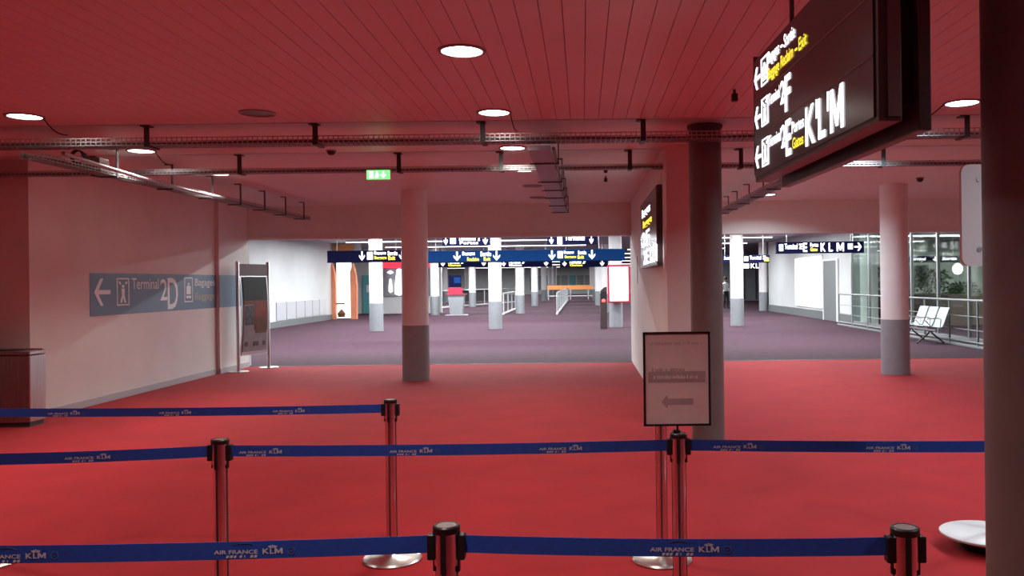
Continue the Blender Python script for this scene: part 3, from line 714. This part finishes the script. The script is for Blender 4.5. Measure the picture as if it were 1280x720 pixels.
# ================================================================== FAR HALL
# fluorescent lines
def strip(x0, x1, Y, label, z=3.46, watts=None):
    t = thing('strip_light', label, 'strip light', ((x0+x1)/2, Y, z), 0, 'fluorescent lines of the far hall')
    L = x1-x0
    obj('housing', box((-L/2, -0.09, 0), (L/2, 0.09, 0.06), 0.006), M_WHITEP, t)
    obj('diffuser', box((-L/2, -0.08, -0.02), (L/2, 0.08, 0.002), 0.006), M_TUBE, t)
    for e_ in (-L/2+0.5, L/2-0.5): obj('suspension', tube(newbm(), [(e_, 0, 0.05), (e_, 0, HZ-z-0.001)], 0.008, 6), M_ALU, t)
    area_light('lamp', t, (0, 0, -0.03), L, 0.15, (watts or HALL_W)*L, (0.93, 0.98, 1.0))
LS = 'long fluorescent line light under the dark hall ceiling'
for Y in (20.5, 24.0, 28.5, 32.5, 36.0, 41.5, 48.0, 55.0, 64.0, 75.0, 88.0, 102.0):
    x0 = XH+1.8 if Y < 40 else -9.7
    if Y > 47.5: x0 = -20
    strip(x0, 0.2, Y, LS); strip(2.6, XR-1.6, Y, LS)
strip(11.0, 19.0, 24.0, LS, watts=70.0); strip(11.0, 19.0, 36.5, LS, watts=70.0)

# blue overhead signs
def hall_sign(label, px0, px1, py0, py1, Y, m, items, two=None):
    a = ay(px0, py1, Y); b_ = ay(px1, py0, Y); ztop = ay((px0+px1)/2, py0, Y).z; zbot = ay((px0+px1)/2, py1, Y).z
    t = thing('overhead_sign', label, 'sign', (a.x, Y, zbot)); L = b_.x-a.x; Hh = ztop-zbot
    sc_ = obj('sign_case', box((0, 0, 0), (L, 0.16, Hh), 0.01), m, t)
    obj('sign_edge', box((-0.01, -0.004, -0.012), (L+0.01, 0.164, 0.012)), M_HNAVY, t)
    for e_ in (0.12*L, 0.88*L): obj('suspension', tube(newbm(), [(e_, 0.08, Hh-0.02), (e_, 0.08, HZ-zbot)], 0.012, 6), M_ALU, t)
    its = []
    for it in items:
        if ' ' in it[0]:
            q = 0
            for wd in it[0].split(' '):
                if wd != '-': its.append((wd, it[1]+(it[2]-it[1])*q/len(it[0]), it[1]+(it[2]-it[1])*(q+len(wd))/len(it[0]), *it[3:]))
                q += len(wd)+1
        else: its.append(it)
    for kind, x0, x1, v0, v1, col in its:
        u0 = ay(x0, 320, Y).x-a.x; u1 = ay(x1, 320, Y).x-a.x
        bm = newbm()
        if kind == 'down': add_poly(bm, ARROW_D, u0, u1, Hh*v0, Hh*v1, -0.006)
        elif kind == 'right': add_poly(bm, [(1-u, v) for u, v in ARROW_L][::-1], u0, u1, Hh*v0, Hh*v1, -0.006)
        elif kind == 'box': add_poly(bm, [(0, 0), (1, 0), (1, 1), (0, 1)], u0, u1, Hh*v0, Hh*v1, -0.006)
        else: add_text(bm, kind, u0, u1, Hh*v0, Hh*v1, -0.005, 0.02)
        obj('lit_arrow' if kind in ('down', 'right') else 'lit_pictogram' if kind == 'box' else 'lit_lettering', bm, M_LTY if col == 'y' else M_LTW, sc_)
hall_sign('navy overhead sign band above the orange framed doorway', 409, 506, 313, 327.5, 27.0, M_HNAVY,
    [('down', 449, 456, .12, .92, 'w'), ('box', 459, 466, .2, .85, 'w'), ('Bagages Sortie', 468, 497, .55, .92, 'w'), ('Baggage Exit', 468, 494, .15, .5, 'y'), ('down', 499, 505.5, .12, .92, 'w')])
hall_sign('long blue overhead sign band with lit down arrows over the middle opening', 512, 781, 312.5, 327, 27.0, M_HBLUE,
    [('down', 567, 575.5, .12, .92, 'w'), ('Bagages - Sortie', 578, 614, .5, .92, 'w'), ('Reclaim - Exit', 584, 613, .1, .42, 'y'), ('down', 616.5, 625, .12, .92, 'w'),
     ('down', 686, 694, .12, .92, 'w'), ('box', 697, 703.5, .25, .85, 'w'), ('Bagages - Sortie', 705, 733, .55, .9, 'w'), ('Baggage Exit', 706, 730, .18, .48, 'y'), ('down', 736, 744, .12, .92, 'w')])
hall_sign('upper blue overhead sign panel close behind the bulkhead', 553, 612, 292, 306, 21.6, M_HNAVY,
    [('down', 555, 560, .0, .8, 'w'), ('box', 563, 570, .1, .8, 'w'), ('Terminal 2', 573, 600, .35, .85, 'w'), ('Portes', 575, 598, .05, .3, 'w'), ('down', 604, 610, .0, .8, 'w')])
hall_sign('upper blue overhead sign panel close behind the bulkhead beside the wall stub', 684, 746, 292, 305, 21.6, M_HNAVY,
    [('down', 687, 692, .0, .8, 'w'), ('box', 697, 703, .0, .8, 'w'), ('Terminal', 706, 731, .35, .85, 'w'), ('down', 737, 742, .0, .8, 'w')])
for i, (a_, b_) in enumerate(((548, 612), (624, 690), (700, 760))):
    hall_sign(('small navy sign deeper in the hall above the podium desk', 'small navy sign deeper in the hall above the receding columns', 'small navy sign deeper in the hall above the orange screen')[i], a_, b_, 324.5, 333.5, 40.0, M_HNAVY,
        [('down', a_+3, a_+8, .1, .9, 'w'), ('Terminal 2F', a_+11, a_+32, .45, .9, 'w'), ('Gates', a_+12, a_+28, .1, .4, 'y' if i != 1 else 'w'), ('down', b_-10, b_-5, .1, .9, 'w')])
hall_sign('navy overhead sign reading K L M with a right arrow by the white wall', 971, 1080, 302, 316, 26.0, M_HNAVY,
    [('box', 974, 979, .2, .8, 'w'), ('Terminal 2E', 981, 1003, .35, .85, 'w'), ('E', 1004, 1009, .1, .9, 'w'), ('Portes', 1013, 1023, .55, .9, 'w'), ('Gates', 1013, 1022, .15, .48, 'y'), ('K', 1026, 1032, .12, .88, 'w'), ('L', 1036, 1041, .12, .88, 'w'), ('M', 1046, 1055, .12, .88, 'w'), ('box', 1060, 1066, .3, .8, 'w'), ('right', 1068, 1077, .15, .85, 'w')])
hall_sign('small navy overhead sign behind the white column right of the wall stub', 899, 962, 319, 328, 33.0, M_HNAVY,
    [('Sortie', 905, 914, .4, .85, 'w'), ('box', 930, 935, .2, .8, 'w'), ('Terminal 2E', 937, 957, .4, .9, 'w'), ('Gates', 955, 961, .1, .9, 'y')])
hall_sign('small blue sign deep behind the white column right of the wall stub', 926, 960, 328.5, 336, 46.0, M_HNAVY,
    [('box', 929, 936, .1, .9, 'w'), ('KLM', 938, 956, .1, .9, 'w')])

# orange portal doorway with bright inside
po = thing('doorway_portal', 'bright white doorway with curved orange frame posts past the white wall', 'doorway', (0, 0, 0))
Yp = 39.9
for px in (416.5, 442.5):
    c = ay(px, 380, Yp)
    bm = newbm(); prism(bm, [(c.x-0.14, 0), (c.x+0.14, 0), (c.x+0.16, 1.6), (c.x+0.10, 2.2), (c.x-0.02, 2.65), (c.x-0.16, 2.2), (c.x-0.14, 1.6)], Yp-0.1, Yp+0.15)
    obj('frame_post', bm, M_ORANGE, po)
a_ = ay(421, 380, Yp); b_ = ay(439, 380, Yp)
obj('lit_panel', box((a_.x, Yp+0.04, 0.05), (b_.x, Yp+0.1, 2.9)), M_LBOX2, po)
obj('orange_head', box((a_.x-0.1, Yp-0.02, 2.9), (b_.x+0.1, Yp+0.16, 3.55)), M_ORNG2, po)
obj('dark_shelf', box((a_.x+0.0, Yp-0.10, 0.70), (a_.x+0.38, Yp+0.04, 0.78)), M_BRICK, po)
obj('display_figure', lathe(newbm(), [(0.16, 0.1), (0.20, 0.28), (0.08, 0.42), (0, 0.5)], 12, (a_.x+0.25, Yp-0.1, 0)), M_POSTER_B, po)
obj('side_pier', box((ay(408, 380, Yp).x-0.15, Yp-0.2, 0), (ay(413, 380, Yp).x, Yp+0.3, 1.05)), M_GREYBASE, po)
# teal door and shop
td = thing('teal_door', 'narrow teal door panel between the doorway and the white column', 'door', (ay(459, 380, 46.9).x, 46.9, 0))
obj('leaf', box((-0.24, -0.05, 0.02), (0.30, 0.03, 2.15), 0.01), M_TEAL, td)
obj('notice', box((-0.02, -0.06, 1.2), (0.2, -0.05, 1.6)), M_WHITEP, td)
obj('door_handle', box((0.2, -0.09, 1.0), (0.26, -0.05, 1.12)), M_ALU, td)
sh = thing('shop_display', 'grey shop display wall under a red lit fascia', 'shop display', (0, 0, 0))
Ys = 46.85
a_ = ay(479, 380, Ys).x; b_ = ay(541, 380, Ys).x
obj('display_panel', box((a_, Ys-0.05, 0.95), (b_, Ys+0.08, 2.6)), M_SHOP, sh)
obj('fascia', box((a_-0.2, Ys-0.25, 2.55), (b_, Ys+0.05, 2.95)), M_REDSIGN, sh)
obj('counter', box((a_-0.3, Ys-0.5, 0.0), (b_, Ys-0.1, 0.9), 0.02), M_WHITEP, sh)
for px, z0_, z1_, r in ((489, 2.2, 2.4, 0.18), (489, 1.15, 1.95, 0.10), (500, 1.0, 2.5, 0.25)):
    c = ay(px, 380, Ys).x
    obj('lit_shape', lathe(newbm(), [(0, z0_), (r, z0_+0.08), (r*0.9, (z0_+z1_)/2), (r*0.5, z1_-0.05), (0, z1_)], 16, (c, Ys-0.14, 0)), M_LBOX2, sh, smooth=True)
# low panels along the bright wall
rc_ = thing('wall_panelling', 'row of low white panels along the bright hall wall', 'panelling', (XH, 0, 0))
yy = [ax(px, 400, XH).y for px in (344.5, 357, 369, 380, 389.5, 398.5, 407)]
for a_, b_ in zip(yy, yy[1:]):
    obj('panel', box((0.0, a_+0.04, 0.27), (0.05, b_-0.04, 0.98), 0.008), M_BASEB, rc_)
# podium desk with red screen
pd = az(571, 394)
t = thing('podium_desk', 'grey podium desk with a dark screen and red panel deep in the hall', 'desk', (pd.x, pd.y, 0))
bm = newbm(); prism(bm, [(-0.30, 0), (0.30, 0), (0.42, 1.05), (-0.42, 1.05)], -0.25, 0.25); obj('body', bm, M_COLH, t)
obj('worktop', box((-0.50, -0.32, 1.05), (0.50, 0.32, 1.10), 0.01), M_REDF, t)
obj('red_panel', box((-0.42, 0.0, 1.10), (0.30, 0.06, 1.42), 0.01), M_REDF, t)
obj('screen', box((-0.40, 0.02, 1.44), (0.24, 0.08, 2.05), 0.01), M_HNAVY, t)
obj('screen_image', box((-0.12, 0.008, 1.65), (0.20, 0.02, 1.95)), M_HBLUE, t)
obj('foot_plate', box((-0.55, -0.30, 0), (0.55, 0.30, 0.03)), M_ALU, t)
# glass guard fences
def fence(label, X, y0, y1, n, h=1.1, dx=0.0, m=M_GLASSC):
    t = thing('guard_fence', label, 'fence', (X, y0, 0)); L = y1-y0
    for i in range(n+1): obj('post', box((dx*i/n-0.03, L*i/n-0.03, 0), (dx*i/n+0.03, L*i/n+0.03, h)), M_ALU, t)
    for i in range(n):
        s0, s1 = L*i/n+0.05, L*(i+1)/n-0.05; xa, xb = dx*(i+0.02)/n, dx*(i+0.98)/n
        bm = newbm(); v = [bm.verts.new(p) for p in ((xa-.006, s0, .18), (xb-.006, s1, .18), (xb-.006, s1, h-.1), (xa-.006, s0, h-.1), (xa+.006, s0, .18), (xb+.006, s1, .18), (xb+.006, s1, h-.1), (xa+.006, s0, h-.1))]
        for q in ((0, 1, 2, 3), (4, 5, 6, 7), (0, 1, 5, 4), (1, 2, 6, 5), (2, 3, 7, 6), (3, 0, 4, 7)): bm.faces.new([v[j] for j in q])
        obj('pane', bm, m, t)
    obj('top_rail', tube(newbm(), [(0, 0, h), (dx, L, h)], 0.03, 8), M_ALU, t); obj('floor_rail', tube(newbm(), [(0, -0.2, 0.06), (dx, L, 0.06)], 0.06, 8), M_WHITEP, t)
fence('glass guard fence receding left of the nearer hall columns', -4.05, 43.0, 58.0, 6)
fence('glass guard fence receding along the middle of the hall', -1.30, 42.5, 74.0, 10)
fence('long glass guard fence behind the podium desk', -9.3, 55.0, 70.0, 6, 1.15, 4.0)
# dark queue of counters at the back left
for i, X in enumerate((-12.6, -10.8, -9.0)):
    t = thing('check_in_desk', 'dark counter beyond the podium desk', 'counter', (X, 76, 0), 0, 'dark counters at the back of the hall')
    obj('body', box((-0.8, 0, 0), (0.8, 0.6, 1.05), 0.02), M_DARK, t); obj('worktop', box((-0.85, -0.1, 1.05), (0.85, 0.7, 1.1)), M_COLH, t)
# orange screen with legs, far down the hall
t = thing('orange_screen', 'long orange barrier board on thin legs far down the hall', 'barrier', (0, 78, 0))
xa, xb = ay(684, 360, 78).x, ay(742, 360, 78).x
obj('board', box((xa, 0, 0.92), (xb, 0.06, 1.32), 0.01), M_ORNG2, t)
for X in (xa+0.1, (xa+xb)/2, xb-0.5): obj('leg', box((X-0.05, 0, 0), (X+0.05, 0.06, 0.92)), M_ALU, t)
obj('rail', box((xa, 0, 0.30), (xb, 0.05, 0.38)), M_WHITEP, t)
# red-framed lightbox and dark terminal beside the column
t = thing('lightbox', 'glowing white advertising lightbox in a red frame on the hall column', 'lightbox', (0, 29.95, 0))
xa, xb = ay(759.5, 350, 29.95).x, ay(787.5, 350, 29.95).x
zt_, zb_ = ay(773, 331, 29.95).z, ay(773, 378.5, 29.95).z
obj('frame', box((xa, 0, zb_), (xb, 0.12, zt_), 0.02), M_REDF, t)
obj('lit_face', box((xa+0.07, -0.01, zb_+0.07), (xb-0.07, 0.01, zt_-0.07), 0.01), M_LBOX, t)
obj('bracket', box((xa+0.3, 0.11, zb_+0.2), (xb-0.3, 0.30, zt_-0.2)), M_ALU, t)
tp = az(754.8, 411)
t = thing('slim_terminal', 'slim dark terminal post with a red light beside the glowing lightbox', 'terminal', (tp.x, tp.y, 0))
bm = newbm(); prism(bm, [(-0.12, 0), (0.12, 0), (0.12, 1.46), (0.02, 1.44), (-0.09, 1.34), (-0.12, 1.2)], -0.12, 0.12); obj('body', bm, M_SIGNFR, t)
obj('hood', box((-0.11, -0.13, 0.95), (0.12, -0.11, 1.3), 0.006), M_BLACK, t)
obj('indicator', lathe(newbm(), [(0, -0.06), (0.06, -0.04), (0.07, 0), (0.06, 0.04), (0, 0.06)], 14, (0, -0.13, 0.98)), M_REDLED, t, smooth=True)

# right wall: glowing panel, door recess, near column bits
t = thing('light_wash_panel', 'glowing panel imitating light washed over the white wall past the railing', 'lightbox', (XR, 0, 0))  # emissive panel stands in for light washing over the wall
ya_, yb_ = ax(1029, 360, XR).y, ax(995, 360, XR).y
obj('wash_panel_frame', box((-0.04, ya_, 0.42), (0, yb_, 2.62), 0.01), M_WHITEP, t); obj('lit_face', box((-0.05, ya_+0.06, 0.48), (-0.035, yb_-0.06, 2.56)), M_LBOX2, t)
d1 = struct('door_1', box((XR-0.035, ax(1047, 370, XR).y, 0), (XR-0.015, ax(1031, 370, XR).y, 2.35)), M_HSKIRT, label='grey door in the white wall')
obj('door_frame', box((XR-0.06, ax(1048.5, 370, XR).y-0.05, 0), (XR-0.01, ax(1047, 370, XR).y, 2.42)), M_WHITEP, d1)
obj('door_frame', box((XR-0.06, ax(1031, 370, XR).y, 0), (XR-0.01, ax(1030, 370, XR).y, 2.42)), M_WHITEP, d1)
obj('door_frame', box((XR-0.06, ax(1047, 370, XR).y, 2.35), (XR-0.01, ax(1031, 370, XR).y, 2.42)), M_WHITEP, d1)
column('white half column at the corner of the glazed screen and white wall', XR+0.35, 29.6, 0.3, 0, HZ, (M_COLW, M_COLW))
# panel joints on the far grey wall
for px in (930, 945, 958): obj('wall_joint', box((ay(px, 350, 65.95).x-0.04, 65.95, 0.1), (ay(px, 350, 65.95).x+0.04, 66.0, HZ)), M_DARK, bpy.data.objects['wall_hall_right_far'])

# railing
RXX = 9.12; ry0, ry1 = 17.9, 29.9
t = thing('railing', 'steel railing with thin bars in front of the glazed screen', 'railing', (RXX, 0, 0))
nr = 8
for i in range(nr+1):
    Y = ry0+(ry1-ry0)*i/nr; obj('baluster', box((-0.02, Y-0.02, 0), (0.02, Y+0.02, 1.08), 0.004), M_RAIL, t)
for z, r in ((1.10, 0.028), (0.72, 0.012), (0.40, 0.012), (0.12, 0.02)):
    obj('rail', tube(newbm(), [(0, ry0, z), (0, ry1, z)], r, 8), M_RAIL, t, smooth=True)
obj('kerb', box((-0.08, ry0, 0), (0.08, ry1, 0.05), 0.008), M_RAIL, t)

# bench of three seats facing into the hall
bnx = 8.62; by0 = 20.5
t = thing('seat_bench', 'white steel bench of three joined seats in front of the railing', 'bench', (bnx, by0, 0))
obj('beam', box((-0.03, 0.0, 0.33), (0.03, 1.9, 0.39), 0.006), M_ALU, t)
for i in range(3):
    yc = 0.32+i*0.62
    pr_ = [(-0.30, 0.46), (-0.26, 0.445), (0.12, 0.40), (0.18, 0.415), (0.215, 0.47), (0.36, 0.86), (0.385, 0.90), (0.365, 0.905), (0.335, 0.865), (0.195, 0.485), (0.165, 0.435), (0.115, 0.42), (-0.255, 0.465), (-0.295, 0.48)]
    bm = newbm(); prism(bm, pr_, yc-0.27, yc+0.27)
    s_ = obj('seat_shell', bm, M_SEAT, t)
    obj('seat_bracket', box((-0.10, yc-0.03, 0.38), (0.12, yc+0.03, 0.42)), M_ALU, t)
for yc in (0.01, 0.63, 1.25, 1.87):
    obj('armrest', tube(newbm(), [(0.10, yc, 0.40), (0.12, yc, 0.62), (0.06, yc, 0.65), (-0.22, yc, 0.64), (-0.26, yc, 0.60), (-0.10, yc, 0.42)], 0.014, 8), M_ALU, t, smooth=True)
for yc in (0.35, 1.55):
    obj('leg', tube(newbm(), [(-0.34, yc, 0.02), (-0.05, yc, 0.26), (0, yc, 0.34), (0.05, yc, 0.26), (0.34, yc, 0.02)], 0.022, 8), M_DARK, t, smooth=True)

# atrium: planters and plants, a white board, a globe lamp
def bush(t, c, rx, ry, h, n, seed):
    rnd = random.Random(seed); bm = newbm()
    for i in range(n):
        a = rnd.random()*2*PI; r = math.sqrt(rnd.random()); z = rnd.random()**0.8*h
        p = Vector((c[0]+rx*r*math.cos(a)*(1-0.4*z/h), c[1]+ry*r*math.sin(a)*(1-0.4*z/h), c[2]+z))
        l = 0.12+0.10*rnd.random(); R = Euler((rnd.random()*2-1, rnd.random()*2-1, a)).to_matrix()
        v = [bm.verts.new(p+R @ Vector(q)) for q in ((0, 0, 0), (l*.5, -l*.22, l*.1), (l, 0, 0), (l*.5, l*.22, l*.1))]
        bm.faces.new((v[0], v[1], v[2])); bm.faces.new((v[0], v[2], v[3]))
    o = obj('foliage', bm, M_LEAF, t); o['kind'] = 'stuff'
for i, (px, Y, rx, h, lb) in enumerate(((1165, 31, 0.85, 0.85, 'leafy green plants in a brown planter behind the glazed screen'), (1205, 29, 0.5, 0.35, 'low plants in a brown planter near the globe lamp behind the glass'), (1092, 34, 0.7, 1.0, 'dark plants in a brown planter behind the railing end'))):
    c = ay(px, 360, Y)
    t = thing('planter', lb, 'planter', (c.x, Y, 0))
    obj('planter_box', box((-rx-0.25, -0.5, 0), (rx+0.25, 0.5, 1.05), 0.02), M_BRICK, t)
    obj('planter_rim', box((-rx-0.29, -0.54, 1.0), (rx+0.29, 0.54, 1.07)), M_BRICK, t)
    bush(t, (0, 0, 1.05), rx, 0.4, h, 420, i)
t = thing('notice_board', 'pale board standing in the atrium behind the glazed screen', 'board', (ay(1146, 350, 34).x, 34, 0))
obj('board', box((-0.45, 0, 1.25), (0.5, 0.05, 2.15), 0.01), M_COLH, t)
for X in (-0.35, 0.4): obj('leg', box((X-0.03, 0, 0), (X+0.03, 0.05, 1.26)), M_ALU, t)
g_ = ay(1197, 336, 30)
t = thing('globe_lamp', 'glowing globe lamp on a post in the planted atrium', 'lamp', (g_.x, 30, 0))
obj('post', tube(newbm(), [(0, 0, 0), (0, 0, g_.z-0.15)], 0.04, 10), M_ALU, t, smooth=True)
obj('globe', lathe(newbm(), [(0.0, -0.22), (0.12, -0.17), (0.18, -0.05), (0.17, 0.08), (0.09, 0.18), (0, 0.21)], 20, (0, 0, g_.z)), M_LBOX2, t, smooth=True)
hall_sign('small blue overhead sign seen through the glazed screen', 1136, 1200, 320, 327.5, 33.0, M_HNAVY,
    [('Terminal', 1138, 1157, .3, .8, 'w'), ('down', 1166, 1172, .1, .9, 'w'), ('Sortie', 1178, 1196, .3, .8, 'w')])

# ---- a person standing far down the hall
pp = az(907.5, 386)
def person(P, rz):
    t = thing('person', 'person in a white top and black trousers standing by the hall column', 'person', (P.x, P.y, 0), rz)
    J = {'pel': ((0, 0, .98), .15), 'waist': ((0, 0, 1.12), .135), 'chest': ((0, 0, 1.36), .155), 'neck': ((0, .01, 1.53), .06), 'head0': ((0, 0.01, 1.63), .085), 'head1': ((0, 0.02, 1.76), .085)}
    E_ = [('pel', 'waist'), ('waist', 'chest'), ('chest', 'neck'), ('neck', 'head0'), ('head0', 'head1')]
    for s, n in ((-1, 'l'), (1, 'r')):
        J[n+'sh'] = ((s*.19, 0, 1.44), .062); J[n+'el'] = ((s*.25, .03, 1.16), .045); J[n+'wr'] = ((s*.24, -.08, .92), .033); J[n+'ha'] = ((s*.235, -.11, .82), .03)
        J[n+'hip'] = ((s*.09, 0, .92), .095); J[n+'kn'] = ((s*.11, -.02, .50), .065); J[n+'an'] = ((s*.12, .03, .09), .045); J[n+'to'] = ((s*.13, -.13, .04), .04)
        E_ += [('chest', n+'sh'), (n+'sh', n+'el'), (n+'el', n+'wr'), (n+'wr', n+'ha'), ('pel', n+'hip'), (n+'hip', n+'kn'), (n+'kn', n+'an'), (n+'an', n+'to')]
    ks = list(J); me = bpy.data.meshes.new('body'); me.from_pydata([J[k][0] for k in ks], [(ks.index(a), ks.index(b)) for a, b in E_], [])
    o = bpy.data.objects.new('body', me); COL.objects.link(o)
    md = o.modifiers.new('s', 'SKIN'); o.modifiers.new('u', 'SUBSURF').levels = 2
    if not me.skin_vertices: me.attributes.new('skin', 'FLOAT', 'POINT')
    for i, k in enumerate(ks): me.skin_vertices[0].data[i].radius = (J[k][1], J[k][1]*(0.75 if k in ('pel', 'waist', 'chest') else 1)); me.skin_vertices[0].data[i].use_root = (k == 'pel')
    bpy.context.view_layer.update()
    m2 = bpy.data.meshes.new_from_object(o.evaluated_get(bpy.context.evaluated_depsgraph_get())); bpy.data.objects.remove(o)
    for m in (M_SKIN, M_SHIRT, M_TROUS): m2.materials.append(m)
    for p in m2.polygons:
        z = p.center.z; p.use_smooth = True
        p.material_index = 2 if z < 1.0 and abs(p.center.x) < 0.2 else (1 if z < 1.53 and not (abs(p.center.x) > 0.2 and z < 1.0) else 0)
    b_ = bpy.data.objects.new('body', m2); COL.objects.link(b_); b_.parent = t
    obj('hair', lathe(newbm(), [(0.105, -0.06), (0.112, 0.0), (0.095, 0.07), (0.05, 0.115), (0, 0.125)], 16, (0, 0.03, 1.73)), M_HAIR, t, smooth=True)
    obj('nose', lathe(newbm(), [(0.015, -0.02), (0.01, 0.02), (0, 0.04)], 8, (0, -0.07, 1.68)), M_SKIN, t, smooth=True)
person(pp, 0.5)
